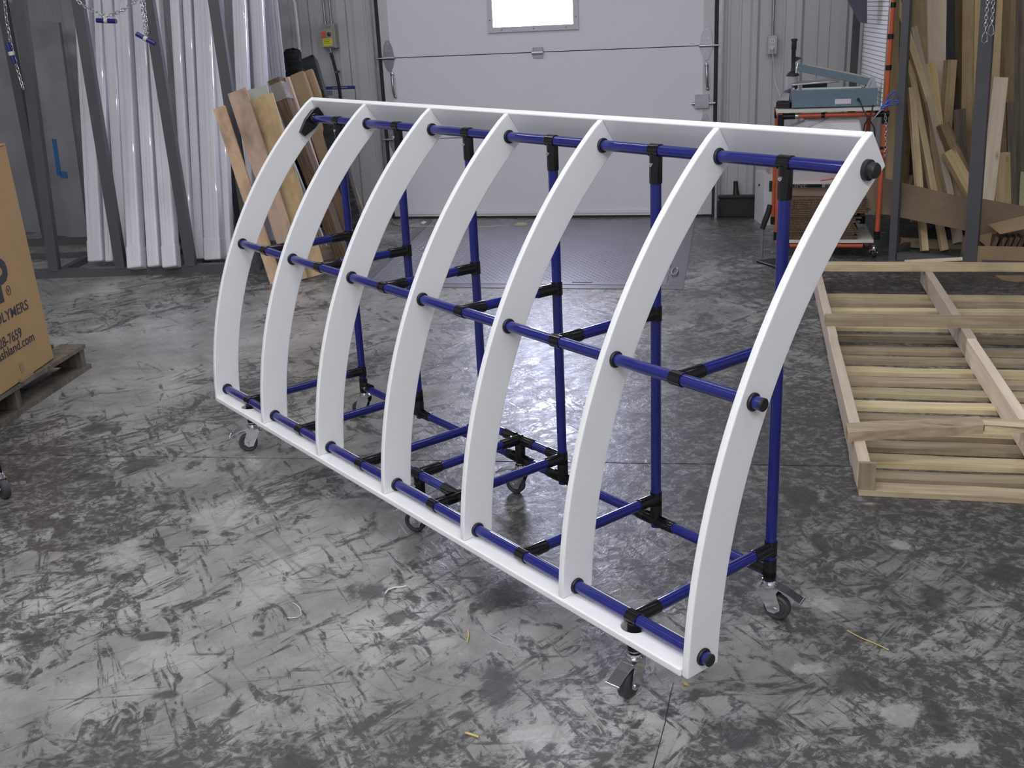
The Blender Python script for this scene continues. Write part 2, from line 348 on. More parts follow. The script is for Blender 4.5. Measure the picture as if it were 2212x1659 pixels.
# sectional door with a window in its third section
dr = empty('door_1', 'x', 'x', Matrix.Translation((-1.49, YB, 0))); del dr['label']; del dr['category']; dr['kind'] = 'structure'
WX0, WX1, WZ0, WZ1 = -1.862, -1.250, 1.412, 1.82
secs = [(.018, .622), (.628, 1.229), (1.235, 1.84), (1.846, 2.75)]
for i, (a, b) in enumerate(secs):
    m = MB(); y0, y1 = YB-.045, YB+.0
    if i == 2:
        m.b2((DX0, y0, a), (WX0, y1, b)).b2((WX1, y0, a), (DX1, y1, b)).b2((WX0, y0, a), (WX1, y1, WZ0)).b2((WX0, y0, WZ1), (WX1, y1, b))
    else: m.b2((DX0, y0, a), (DX1, y1, b))
    link('door_panel', m, DOORM, dr)
link('end_stile', MB().b2((DX1-.078, YB-.049, .02), (DX1-.003, YB-.0455, 2.7)), simple('stile_paint', (.55, .54, .58), .4), dr)
link('end_stile', MB().b2((DX0+.003, YB-.049, .02), (DX0+.07, YB-.0455, 2.7)), simple('stile_paint', (.55, .54, .58), .4), dr)
link('bottom_rail', MB().b2((DX0+.07, YB-.052, .035), (DX1-.08, YB-.0455, .06)), DOORM, dr)
link('bottom_seal', MB().b2((DX0, YB-.042, -.0), (DX1, YB-.005, .017)), DARK, dr)
link('joint_strip', MB().b2((DX0+.02, YB-.03, .622), (DX1-.02, YB-.01, .628)).b2((DX0+.02, YB-.03, 1.229), (DX1-.02, YB-.01, 1.235)).b2((DX0+.02, YB-.03, 1.84), (DX1-.02, YB-.01, 1.846)), DARK, dr)
wf = link('window_frame', MB().b2((WX0-.032, YB-.062, WZ0-.03), (WX0+.008, YB-.045, WZ1+.03)).b2((WX1-.008, YB-.062, WZ0-.03), (WX1+.032, YB-.045, WZ1+.03)).b2((WX0+.008, YB-.062, WZ0-.03), (WX1-.008, YB-.045, WZ0+.008)).b2((WX0+.008, YB-.062, WZ1-.008), (WX1-.008, YB-.045, WZ1+.03)), simple('window_frame_paint', (.56, .56, .60), .4), dr)
for sx in (WX0-.015, WX1+.015):
    link('screw', MB().tube((sx, YB-.0625, 1.47), (sx, YB-.064, 1.47), .004, 8), DARK, wf)
for sx in (-1.79, -1.55, -1.31):
    link('screw', MB().tube((sx, YB-.0625, WZ0-.012), (sx, YB-.064, WZ0-.012), .004, 8), DARK, wf)
g = NT('window_glass'); tr = g.t.nodes.new('ShaderNodeBsdfTransparent'); gl = g.t.nodes.new('ShaderNodeBsdfGlossy'); gl.inputs['Roughness'].default_value = .03
mx = g.t.nodes.new('ShaderNodeMixShader'); mx.inputs[0].default_value = .06; g.t.links.new(tr.outputs[0], mx.inputs[1]); g.t.links.new(gl.outputs[0], mx.inputs[2])
g.t.links.new(mx.outputs[0], g.t.nodes['Material Output'].inputs[0])
link('window_pane', MB().b2((WX0, YB-.035, WZ0), (WX1, YB-.030, WZ1)), g.m, dr)
def roller_hinge(x, z, sg):
    h = MB(); y = YB-.05
    h.prism([(x-.042, y, z+.01), (x+.042, y, z+.01), (x+.036, y, z+.075), (x+.012, y, z+.13), (x-.012, y, z+.13), (x-.036, y, z+.075)], (0, -.006, 0))
    h.prism([(x-.042, y, z-.01), (x-.03, y, z-.06), (x-.01, y, z-.10), (x+.01, y, z-.10), (x+.03, y, z-.06), (x+.042, y, z-.01)], (0, -.006, 0))
    h.tube((x-.05, y-.012, z), (x+.05, y-.012, z), .011, 10)
    o = link('hinge', h, ZINC, dr)
    link('rivets', MB().tube((x, y-.006, z+.105), (x, y-.011, z+.105), .005, 8).tube((x-.015, y-.006, z+.05), (x-.015, y-.011, z+.05), .005, 8).tube((x+.015, y-.006, z+.05), (x+.015, y-.011, z+.05), .005, 8), CHROME, o)
    link('roller_shaft', MB().tube((x+sg*.04, y-.012, z), (x+sg*.09, y-.012, z), .007, 8), ZINC, o)
roller_hinge(DX0+.055, 1.232, -1); roller_hinge(DX1-.055, 1.232, 1); roller_hinge(DX0+.045, .625, -1); roller_hinge(DX1-.055, .625, 1)
def pull(x, z):
    y = YB-.055
    link('pull_handle', MB().sweep([(x, y, z), (x+.003, y-.018, z-.03), (x+.004, y-.022, z-.09), (x+.008, y-.018, z-.14), (x+.01, y, z-.165)], [.006, .011, .010, .010, .008], 10).lathe((x, y-.002, z), (0, -1, 0), [(0, .016), (.008, .014), (.012, .006)], 12).lathe((x+.01, y-.002, z-.165), (0, -1, 0), [(0, .014), (.008, .012), (.012, .005)], 12), ZINC, dr)
pull(DX0+.075, 1.115); pull(DX1-.052, 1.10)
ch = MB().b2((-1.565, YB-.053, 1.19), (-1.49, YB-.046, 1.268)).tube((-1.57, YB-.062, 1.229), (-1.485, YB-.062, 1.229), .014, 12).b2((-1.565, YB-.068, 1.229), (-1.56, YB-.046, 1.265)).b2((-1.495, YB-.068, 1.229), (-1.49, YB-.046, 1.265))
link('centre_hinge', ch, ZINC, dr)
lb = link('slide_bolt', MB().b2((-.375, YB-.075, .80), (-.278, YB-.05, .895)).tube((-.40, YB-.064, .832), (-.23, YB-.064, .832), .009, 10), ZINC, dr)
# dock leveller plate set in the floor
lev = empty('dock_leveler', 'steel tread plate dock leveler set in the floor before the overhead door', 'dock plate', Matrix.Translation((-1.35, 6.9, 0)))
TREAD = NT('tread_plate_steel'); _n = TREAD.noise(TREAD.co(), 4, 6, .65); TREAD = TREAD.out(Base_Color=TREAD.mix(_n, (.16, .16, .18), (.27, .27, .31)), Metallic=.25, Roughness=.38)
LEVF = simple('leveler_frame', (.15, .15, .17), .4, .2, var=.15)
def qd(a, b, c, d, z0, z1): return MB().prism([Vector((p[0], p[1], z0)) for p in (a, b, c, d)], (0, 0, z1-z0))
link('frame_angle', qd((-2.30, 5.86), (-.33, 5.86), (-.33, 5.94), (-2.30, 5.94), 0, .004), LEVF, lev)
link('frame_angle', qd((-.42, 5.945), (-.33, 5.945), (-.36, 7.95), (-.45, 7.95), 0, .004), LEVF, lev)
link('frame_angle', qd((-2.30, 5.945), (-2.24, 5.945), (-2.40, 7.95), (-2.46, 7.95), 0, .004), LEVF, lev)
link('deck_plate', qd((-2.235, 5.95), (-.43, 5.95), (-.46, 7.92), (-2.39, 7.92), 0, .005), TREAD, lev)
m = MB(); k = 0
for i in range(48):
    for j in range(62):
        y = 6.02+j*.030; x = -2.2+.037*i-(.075*(y-6)/1.9)*(1-i/48.)+(.0185 if j % 2 else 0)
        if x > -.46 or (-.72 < x < -.56 and y < 6.06): continue
        a = .6 if j % 2 else -.6; ca, s_ = math.cos(a)*.011, math.sin(a)*.011; cb, sb = -math.sin(a)*.004, math.cos(a)*.004
        m.add([(x+ca, y+s_, .005), (x+cb, y+sb, .005), (x-ca, y-s_, .005), (x-cb, y-sb, .005), (x, y, .0078)], [(0, 1, 4), (1, 2, 4), (2, 3, 4), (3, 0, 4)])
link('tread_pattern', m, TREAD, lev)['kind'] = 'stuff'
link('lift_slot', MB().b2((-.98, 5.985, .0052), (-.86, 5.998, .0062)), DARK, lev)
link('lift_ring', MB().sweep([(-.40+.018*math.cos(q), 6.25+.10*math.sin(q), .012) for q in [i*.628 for i in range(10)]], .004, 6, True), ZINC, lev)

# ------------------------------------------------------------------ the rack with white ribs
S = .405
CW = Matrix.Translation((-1.62494832, 3.89680784, 0)) @ Matrix.Rotation(math.radians(-39.6), 4, 'Z')
rk = empty('rib_rack', 'long rolling rack with seven curved white plastic ribs on a blue tube frame', 'rack', CW)
TR = .0353*S
def cl(name, mb, mat, parent=rk, **k): return link(name, mb, mat, parent, CW, **k)
def U(x, y, z): return Vector((x, y, z))*S
CY, CZ, RO, RI = 2.29, .275, 3.607, 3.368; TH = .045
def arc(R, y0, z0, y1, z1, n):
    a0 = math.atan2(z0-CZ, y0-CY); a1 = math.atan2(z1-CZ, y1-CY)
    if a1 < 0: a1 += 2*math.pi
    if a0 < 0: a0 += 2*math.pi
    return [(CY+R*math.cos(a0+(a1-a0)*i/n), CZ+R*math.sin(a0+(a1-a0)*i/n)) for i in range(n+1)]
AP = (.040, 3.081); BK = (.176, 2.886); nb = Vector((-.82, -.572))
def rib(i):
    full = i in (0, 6)
    ap, bk = (AP, BK) if full else ((AP[0]+nb.x*TH, AP[1]+nb.y*TH), (BK[0]+nb.x*TH, BK[1]+nb.y*TH))
    zb = .393 if full else .393+TH
    o = arc(RO, -1.322, zb, ap[0], ap[1], 36); o[-1] = ap
    q = arc(RI, bk[0], bk[1], -1.076, zb, 36); q[0] = bk
    poly = o+q
    x = i*1.0
    m = MB(); a = [U(x, y, z) for y, z in poly]; b = [U(x-TH, y, z) for y, z in poly]; n = len(poly); h = 37
    m.v += a+b
    for j in range(h-1):
        p, r_ = j, 2*h-1-j
        m.f.append((p, p+1, r_-1, r_)); m.f.append((n+r_, n+r_-1, n+p+1, n+p)); m.s += [False, False]
    for j in range(n):
        k = (j+1) % n; m.f.append((j, n+j, n+k, k)); m.s.append(j not in (h-1, n-1))
    return cl('rib', m, HDPE, bevel=.0035)
for i in range(7): rib(i)
# top board between the end ribs, in the plane of the rib ends
e = .001
tb = [(AP[0]-e*0, AP[1]), (BK[0], BK[1]), (BK[0]+nb.x*TH, BK[1]+nb.y*TH), (AP[0]+nb.x*TH, AP[1]+nb.y*TH)]
cl('top_board', MB().prism([U(.0005, y, z) for y, z in tb], U(6-TH-.001, 0, 0)), HDPE, bevel=.0035)
# bottom board with U notches for the caster stems
nt = []
for xc in (.487, 5.487):
    r = .075
    nt.append([(xc-r, -1.078)]+[(xc-r*math.cos(q), -1.2-r*math.sin(q)) for q in [i*math.pi/10 for i in range(11)]]+[(xc+r, -1.078)])
pl = [(.0005, -1.325), (6-TH-.0005, -1.325), (6-TH-.0005, -1.078)]+list(reversed(nt[1]))+list(reversed(nt[0]))+[(.0005, -1.078)]
cl('bottom_board', MB().prism([U(x, y, .393) for x, y in pl], U(0, 0, TH)), HDPE, bevel=.0035)
# tubes
def tb_(a, b): return cl('tube', MB().tube(U(*a), U(*b), TR, 20), BLUE)
tb_((.0, 0, 2.888), (6.02, 0, 2.888)); tb_((-.08, -.856, 1.8325), (6.06, -.856, 1.8325)); tb_((-.08, -1.2004, .4878), (6.045, -1.2004, .4878))
tb_((.53, 0, .3167), (5.45, 0, .3167))
PX = [i+.487 for i in range(6)]
for x in PX:
    tb_((x, 0, .27), (x, 0, 2.86)); tb_((x, -.83, 1.8325), (x, -.03, 1.8325)); tb_((x, -1.17, .4878), (x, -.03, .4878))
tb_((2.52, -.98, .4878), (3.455, -.98, .4878)); tb_((2.52, 0, .4878), (3.455, 0, .4878)); tb_((2.96, -.95, .4878), (2.96, -.03, .4878)); tb_((2.96, 0, .45), (2.96, 0, .3))
# black clamps
def joint(P, ax, arms, col=.10, Ln=.19, rot=0):
    P = Vector(P); ax = Vector(ax); m = MB(); r = .0415
    m.lathe(U(*(P-ax*col/2)), ax, [(0, r*S*.93), (0, r*S), (col*S, r*S), (col*S, r*S*.93)], 20)
    o = None
    for a in arms:
        a = Vector(a)
        m.lathe(U(*(P+a*.02)), a, [(0, r*S), ((Ln-.02)*S-.004, r*S), ((Ln-.02)*S, r*S*.95), ((Ln-.02)*S, TR*.9)], 20)
    o = cl('joint', m, BLACK)
    for a in arms:
        a = Vector(a); q = a.cross(ax).normalized()
        c = P+a*.085+q*.036; cl('bolt', MB().lathe(U(*c), q, [(0, .0055), (.005, .0055), (.006, .003)], 8), CHROME, o)
    # clamp ears
    return o
X_, Y_, Z_ = (1, 0, 0), (0, 1, 0), (0, 0, 1)
for i, x in enumerate(PX):
    joint((x, 0, 2.888), X_, [(0, 0, -1)], .085, .205)
    joint((x, -.856, 1.8325), X_, [Y_], .085); joint((x, 0, 1.8325), Z_, [(0, -1, 0)], .10)
    arms = [Y_]+([(0, 0, -1)] if i in (0, 5) else [])
    joint((x, -1.2004, .4878), X_, arms, .085)
    joint((x, 0, .4878), Z_, [(0, -1, 0)]+([X_] if i == 2 else [])+([(-1, 0, 0)] if i == 3 else []), .10, .17)
    if i in (0, 5): joint((x, 0, .335), Z_, [(1 if i == 0 else -1, 0, 0)], .15, .14)
    else: joint((x, 0, .3167), X_, [X_, (-1, 0, 0), Z_], .2, .17)
joint((2.487, -.98, .4878), Y_, [X_], .09); joint((3.487, -.98, .4878), Y_, [(-1, 0, 0)], .24)
joint((2.96, -.98, .4878), X_, [Y_, (0, 0, -1)], .10, .20)
joint((2.96, 0, .4878), X_, [(0, -1, 0), X_, (-1, 0, 0)], .10, .19)
joint((2.96, 0, .3167), X_, [X_, (-1, 0, 0), Z_], .2, .16)
# stems down to the casters
ZT = .285
for (x, y, zt) in ((.487, -1.2004, .42), (5.487, -1.2004, .42), (2.96, -.98, .42), (2.96, 0, .33), (.487, 0, .33), (5.487, 0, .33)):
    cl('stem_sleeve', MB().lathe(U(x, y, zt), (0, 0, -1), [(0, .0415*S), ((zt-ZT)*S, .0415*S), ((zt-ZT)*S, .03*S)], 20), BLACK)
# bushings in the ribs and end caps
def bush(x, y, z, face=1):
    cl('bushing', MB().lathe(U(x-.004, y, z), (1, 0, 0), [(0, .049*S), (.006, .049*S), (.008, .045*S), (.008, TR*.95)], 22), BLKR)
for i in range(7):
    if 6 > i > 0: bush(i, 0, 2.888)
    bush(i, -.856, 1.8325); bush(i, -1.2004, .4878)
cl('end_cap', MB().lathe(U(6.0, 0, 2.888), (1, 0, 0), [(0, .056*S), (.009, .055*S), (.011, .042*S), (.022, .042*S), (.026, .035*S), (.028, .0)], 24), BLKR)
for y, z, x1 in ((-.856, 1.8325, 6.06), (-1.2004, .4878, 6.045)):
    cl('end_cap', MB().lathe(U(x1, y, z), (1, 0, 0), [(0, TR*1.02), (.004, TR*1.02), (.006, TR*.85), (.006, 0)], 20), BLKR)
# lozenge clamp of the first rib
dv = Vector((0, .72, .69)).normalized(); dn = Vector((0, -.69, .72)); c0 = Vector((0, .0, 2.888))
lz = [c0+dv*a+dn*b for a, b in ((-.19, -.028), (-.19, .028), (-.06, .062), (.05, .062), (.125, .030), (.15, .034), (.15, -.034), (.10, -.045), (.05, -.062), (-.06, -.062))]
cl('flange_clamp', MB().prism([U(*p) for p in lz], U(.05, 0, 0)).lathe(U(.03, 0, 2.888), (1, 0, 0), [(0, .052*S), (.05*S, .048*S), (.06*S, .04*S)], 20), BLACK, bevel=.002)
def caster(parent, M, ang, lever=True, zt=ZT*S, wr=.0345):
    """M: frame with its origin on the floor below the stem"""
    F = M @ Matrix.Rotation(ang, 4, 'Z'); L = lambda n, m, mt, p: link(n, m, mt, p, F)
    body = MB().lathe((0, 0, zt-.026), (0, 0, 1), [(0, .019), (.004, .021), (.008, .0205), (.010, .017), (.014, .0195), (.018, .018), (.020, .013), (.026, .013)], 20)
    z1 = zt-.026
    for s in (-1, 1):
        body.prism([(-.021, s*.0155, z1+.002), (-.022, s*.0155, z1-.012), (.004, s*.0155, wr-.012), (.022, s*.0155, wr-.014), (.036, s*.0155, wr-.002), (.036, s*.0155, wr+.012), (.024, s*.0155, z1-.012), (.030, s*.0155, z1)], (0, s*.002, 0))
    body.prism([(-.021, -.0175, z1), (.030, -.0175, z1), (.030, .0175, z1), (-.021, .0175, z1)], (0, 0, .003))
    o = L('caster', body, CHROME, parent)
    xo = .024
    L('wheel', MB().lathe((xo, -.012, wr), (0, 1, 0), [(0, .0), (0, wr*.62), (.0015, wr*.66), (0, wr*.72), (.0, wr-.004), (.004, wr), (.020, wr), (.024, wr-.004), (.024, wr*.72), (.0225, wr*.66), (.024, wr*.62), (.024, 0)], 28), WHEEL, o)
    L('axle', MB().lathe((xo, -.021, wr), (0, 1, 0), [(0, .005), (.004, .007), (.038, .007), (.042, .005)], 10), CHROME, o)
    if lever:
        L('brake_lever', MB().prism([(.012, -.014, z1+.004), (.05, -.016, z1-.008), (.086, -.017, z1-.024), (.090, -.017, z1-.022), (.052, -.016, z1-.004), (.012, -.014, z1+.008)], (0, .033, 0)).tube((.089, -.018, z1-.023), (.089, .018, z1-.023), .0035, 8), CHROME, o)
    return o
# rotation given in world heading; convert into the rack's frame
for (x, y, wa) in ((5.487, 0, -22), (5.487, -1.2004, -118), (2.96, 0, 158), (2.96, -.98, 168), (.487, 0, 172), (.487, -1.2004, -162)):
    caster(rk, CW @ Matrix.Translation(U(x, y, 0)), math.radians(wa+39.6))

# ------------------------------------------------------------------ left: grey steel storage rack with wrapped white extrusions
RL = Vector((-4.44, 6.047, 0)); ra = math.radians(9.9); rx = Vector((math.cos(ra), math.sin(ra), 0)); ry = Vector((-math.sin(ra), math.cos(ra), 0))
RM = Matrix.Translation(RL) @ Matrix.Rotation(ra, 4, 'Z')
sr = empty('storage_rack', 'dark grey steel storage rack holding tall white wrapped extrusions along the wall', 'rack', RM)
def rl(n, m, mt=STEEL): return link(n, m, mt, sr, RM)
rl('base_rail', MB().b2((-1.3, -.02, 0), (1.37, .04, .055)))
rl('base_rail', MB().b2((-1.3, 1.10, 0), (1.55, 1.16, .05))); rl('base_rail', MB().b2((-1.3, .62, 0), (1.2, .66, .035)))
for i, x in enumerate((0, .447, .915, 1.33)):
    px = {0: (43, 0), 1: (169, 0), 2: (321, 0), 3: (463, 0)}[i]
    b = RL+rx*x; tp = ony(px[0], px[1], b.y+.0)
    z = (tp-b).normalized(); top = b+z*(3.1/z.z)
    m = MB(); F = frame(b+Vector((0, 0, .05)), top, rx); L = (top-b).length
    o = linkF('post', MB().box((0, 0, L/2), (.066, .05, L)), STEEL, sr, F)
for x in (-.85, 0, .447, .915, 1.33): rl('depth_bar', MB().b2((x-.025, .045, 0), (x+.025, 1.1, .04)))
rl('back_post', MB().b2((-.6, 1.10, .05), (-.54, 1.16, 3.1))); rl('back_post', MB().b2((.9, 1.10, .05), (.96, 1.16, 3.1)))
for z in (1.78, 1.93, 2.2): rl('back_rail', MB().b2((-1.3, 1.08, z), (1.5, 1.13, z+.07)), DARK)
# planks given by their floor end and the point where they lean, both in the room
def lean(name, ub, vb, ut, vt, Yt, wpx, th, mat, label=None, cat=None, group=None, zb=0., roll=0, Yb=None, parent=None, bevel=0):
    A = onz(ub, vb, zb) if Yb is None else ony(ub, vb, Yb); B = ony(ut, vt, Yt)
    wd = wpx*pxm((A+B)/2)
    o = plank(name, A, B, wd, th, mat, parent=parent, roll=roll, bevel=bevel)
    if label: tag(o, label, cat, group)
    return o
G1 = 'white wrapped extrusions standing in the storage rack'
ext = [((213, 565), (150, 0), 34, .09, 'white wrapped extrusion just left of the second grey rack post'),
 ((239, 566), (186, 0), 18, .05, 'narrow white extrusion half hidden behind the second grey rack post'),
 ((270, 570), (198, 0), 24, .05, 'slim white extrusion just right of the second grey rack post'),
 ((296, 579), (238, 0), 32, .08, 'broad white wrapped extrusion behind the hanging blue chain handle'),
 ((335, 577), (268, 0), 28, .06, 'white extrusion with a torn foot, third from the third grey post'),
 ((371, 577), (296, 0), 32, .07, 'white wrapped extrusion just left of the third grey rack post'),
 ((412, 562), (345, 0), 22, .05, 'thin glossy extrusion just right of the third grey rack post'),
 ((434, 560), (376, 0), 20, .04, 'clear wrapped grey strip bundle between third and fourth rack posts'),
 ((466, 561), (418, 0), 38, .10, 'widest white extrusion, standing left of the fourth grey rack post'),
 ((493, 556), (445, 0), 24, .06, 'white extrusion close behind the fourth grey rack post'),
 ((540, 540), (493, 0), 30, .05, 'white extrusion right of the fourth grey post, above the pale board'),
 ((583, 520), (522, 0), 30, .05, 'white extrusion behind the plywood boards, second right of fourth post')]
for k, ((ub, vb), (ut, vt), wpx, th, lab) in enumerate(ext):
    A = onz(ub, vb, .055); d = (ut-ub)/(vb-vt); B = ony(ut-d*190, -190, 7.02)
    o = plank('wrapped_extrusion', A, B, wpx*pxm((A+B)/2), th, PROF, bevel=.012); tag(o, lab, 'extrusion', G1)
    L = (B-A).length; wd = wpx*pxm((A+B)/2); F = W[o]
    if k in (0, 3, 5, 8):
        linkF('end_wrap', MB().box((0, 0, .07), (wd+.006, th+.006, .15)), PROF, o, F, bevel=.012)
    for q in range(2 if wpx > 25 else 1):
        xo = (random.random()-.5)*wd*.6
        linkF('film_fold', MB().box((xo, -th/2-.002, L/2), (.004, .006, L*.94)), PROF, o, F)
for k in range(7):
    ub = 604+k*7.5; ut = 551+k*7.0
    A = onz(ub, 500, .02); B = ony(ut-10, -120, 7.25)
    o = plank('thin_sheet', A, B, 7*pxm(B), .012+.01*(k % 3), PROF); tag(o, 'first second third fourth fifth sixth seventh'.split()[k]+' thin white sheet from the left behind the plywood', 'sheet', 'thin white sheets behind the plywood')
o = lean('wrapped_sheet', 52, 500, -20, 0, 7.35, 112, .05, PROFG, 'grey film wrapped sheet left of the first grey rack post', 'sheet')
o = lean('wrapped_sheet', 152, 510, 86, 46, 7.3, 92, .03, PROFG, 'dim grey wrapped sheet with a faint blue mark, beside first rack post', 'sheet')
F = W[o]; bl = simple('blue_mark', (.03, .16, .38), .6); L = 1.2
linkF('blue_tape', MB().box((-.01, -.018, .63), (.035, .004, .28)).box((.03, -.018, .50), (.06, .004, .05)), bl, o, F)
# chains with blue grips
def chain(name, pts, label, pitch=.030, wl=.0045, group=None, extra=None):
    # resample
    P = [Vector(p) for p in pts]; seg = []; Ltot = sum((P[i+1]-P[i]).length for i in range(len(P)-1)); n = max(2, int(Ltot/(pitch*.72)))
    def at(s):
        for i in range(len(P)-1):
            l = (P[i+1]-P[i]).length
            if s <= l or i == len(P)-2: return P[i]+(P[i+1]-P[i])*(s/l)
            s -= l
    m = MB()
    for i in range(n):
        a, b = at(Ltot*i/n), at(Ltot*(i+1)/n); c = (a+b)/2; t = (b-a).normalized(); sd = Vector((1, 0, 0)) if i % 2 else Vector((0, 1, 0))
        sd = (sd-t*sd.dot(t)).normalized(); q = []
        for k in range(12):
            an = 6.2831853*k/12; q.append(c+t*(math.cos(an)*pitch*.56)+sd*(math.sin(an)*pitch*.30))
        m.sweep(q, wl/2, 5, True)
    o = empty(name, label, 'chain', Matrix.Translation(P[0]), group); ln = link('links', m, CHROME, o); ln['kind'] = 'stuff'
    return o
TAPE = simple('cream_tape', (.62, .60, .48), .6)
def grip(o, c, d, L=.125, r=.014):
    d = Vector(d).normalized(); c = Vector(c)
    g_ = link('grip', MB().tube(c-d*L/2, c+d*L/2, r, 14), BLUE, o); link('tape_band', MB().tube(c-d*.011, c+d*.011, r*1.12, 14), TAPE, g_)
YC = 5.98
P = lambda u, v, Y=YC: ony(u, v, Y)
c = chain('hanging_chain', [P(8, -30), P(10, 0), P(14, 40), P(25, 100), P(38, 150), P(50, 192)], 'steel chain with upright blue grip hanging on the first grey rack post')
grip(c, P(24, 116, YC-.02), P(31, 138)-P(15, 94))
c = chain('hanging_chain', [P(150, -14), P(175, 8), P(195, 21), P(215, 30), P(230, 36), P(246, 31), P(270, 20), P(290, 6), P(303, -8)], 'looped steel chain with a level blue grip between second and third rack posts')
grip(c, P(230, 45), P(253, 46)-P(208, 44)); link('tape_band', MB().tube(P(229, 34), P(230, 42), .008, 8), TAPE, c)
c = chain('hanging_chain', [P(302, -20), P(305, 5), P(310, 40), P(314, 73)], 'doubled steel chain with tilted blue grip beside the third grey rack post')
m2_ = chain('hanging_chain', [P(308, -20), P(311, 5), P(315, 40), P(318, 73)], 'x')
for ch_ in list(m2_.children): ch_.parent = c; ch_.matrix_basis = W[c].inverted() @ W[ch_]; ch_.name = 'links'
bpy.data.objects.remove(m2_)
grip(c, P(315, 84), P(335, 96)-P(295, 74))
# ------------------------------------------------------------------ plywood and cardboard leaning beside the rack
lean('plywood_strip', 598, 612, 474, 232, 6.13, 27, .018, PLY, 'narrow pale plywood strip, leftmost of the leaning boards', 'board', roll=.15)
lean('plywood_sheet', 646, 606, 512, 196, 6.21, 44, .015, PLYP, 'pinkish plywood sheet with the tallest left corner, second leaning board', 'board')
lean('plywood_sheet', 668, 600, 551, 213, 6.27, 84, .015, PLYY, 'broad yellowish stained plywood sheet with a dark right edge', 'board')
lean('plywood_sheet', 655, 590, 553, 190, 6.34, 52, .01, simple('grey_green_board', (.42, .44, .40), .6), 'grey green sheet showing only above the yellowish plywood', 'board')
o = lean('cardboard_bundle', 748, 572, 597, 172, 6.62, 27, .10, CARDD, 'dark brown bundle of corrugated edges wrapped in clear film at top', 'cardboard')
F = W[o]; Lb = 1.05
linkF('film_band', MB().box((0, 0, Lb*1.12), (.098, .112, .11)), film('clear_film', (.6, .6, .62), .28), o, F)
lean('cardboard_sheet', 748, 560, 617, 168, 6.68, 15, .03, CARDP, 'narrow pinkish cardboard strip right of the dark corrugated bundle', 'cardboard')
lean('cardboard_sheet', 775, 540, 641, 158, 7.12, 36, .05, CARD, 'wide tan folded cardboard right of the pinkish strip', 'cardboard', bevel=.02)
lean('cardboard_sheet', 802, 530, 664, 152, 7.18, 24, .04, CARD, 'rightmost tan cardboard leaning against the black wrapped pack', 'cardboard', bevel=.015)
lean('wood_strip', 709, 548, 632, 352, 6.70, 8, .02, simple('white_lath', (.70, .68, .60), .6), 'thin white edged lath standing before the leaning plywood', 'lath')
lean('wood_strip', 699, 556, 624, 362, 6.74, 9, .02, YEL, 'thin yellowish lath just left of the white edged lath', 'lath')
lean('wood_block', 664, 560, 748, 541, 6.62, 18, .05, CARDP, 'pinkish board lying on the floor before the leaning plywood', 'board', zb=.03)
lean('wood_block', 668, 548, 770, 520, 6.80, 14, .03, YEL, 'yellowish board lying on the floor behind the pinkish one', 'board', zb=.06)
BAG = NT('black_film'); _n = BAG.noise(BAG.co((1, 1, 3)), 9, 6, .65, 1.2); BAG.bump(_n, .9, .03); BAG = BAG.out(Base_Color=(.012, .012, .014), Roughness=.22)
lean('black_pack', 795, 560, 668, 128, 7.35, 30, .09, BAG, 'black film wrapped pack behind the rightmost tan cardboard', 'pack', bevel=.01)
# stack of black bags
o = empty('black_bag_bundle', 'black plastic bag bundle stacked behind the white lath by the wall', 'bag', Matrix.Translation((-3.3, 7.6, 0)))
random.seed(3)
zz = 0.0
for k in range(9):
    c0 = ony(634+random.uniform(-3, 3), 120, 7.6); c0.z = .08+k*.165
    if c0.z > 1.33: break
    mm = MB(); n1, n2 = 9, 16
    rr = (.15-.006*k if k < 7 else .06); vs = []
    for i in range(n1):
        a = math.pi*i/(n1-1)
        for j in range(n2):
            b = 6.2831853*j/n2; w_ = 1+random.uniform(-.17, .17)
            vs.append(c0+Vector((math.cos(b)*math.sin(a)**.4*rr*1.25*w_, math.sin(b)*math.sin(a)**.4*rr*.8*w_, -math.cos(a)*.10*w_)))
    mm.add(vs, [(i*n2+j, i*n2+(j+1) % n2, (i+1)*n2+(j+1) % n2, (i+1)*n2+j) for i in range(n1-1) for j in range(n2)], True)
    link('bag', mm, BAG, o)
o = link('downpipe', MB().sweep([ony(626, -40, 7.7), ony(628, -8, 7.7), ony(636, 6, 7.7), ony(642, 60, 7.7), ony(651, 152, 7.7), ony(676, 470, 7.7)], .0125, 10), simple('cream_pvc', (.62, .61, .55), .4)); tag(o, 'slim cream pipe standing before the wall beside the control box', 'pipe')
# ------------------------------------------------------------------ wall fittings, left of the door
bx = empty('control_box', 'grey door control box with red and green buttons and yellow sticker', 'switch box', Matrix.Translation((-3.135, YB-.03, 1.30)))
GB = simple('grey_beige_box', (.36, .35, .31), .45)
def BX(n, x0, x1, z0, z1, y0, y1, mt, p=bx, **k): return link(n, MB().b2((x0, YB-y1, z0), (x1, YB-y0, z1)), mt, p, **k)
BX('housing', -3.19, -3.085, 1.325, 1.50, .022, .085, GB, bevel=.004); cv = BX('cover', -3.195, -3.098, 1.332, 1.462, .085, .095, GB, bevel=.002)
BX('red_button', -3.19, -3.155, 1.405, 1.445, .095, .102, simple('red_orange', (.75, .10, .03), .5), cv)
link('green_button', MB().lathe((-3.13, YB-.095, 1.425), (0, -1, 0), [(0, .016), (.006, .015), (.009, .010), (.009, 0)], 16), simple('dark_green', (.01, .06, .04), .4), cv)
st = BX('sticker', -3.182, -3.112, 1.343, 1.395, .0955, .0965, simple('yellow_sticker', (.72, .66, .02), .6), cv)
BX('label_plate', -3.16, -3.115, 1.47, 1.483, .0855, .0865, simple('grey_label', (.22, .22, .25), .6), bx)
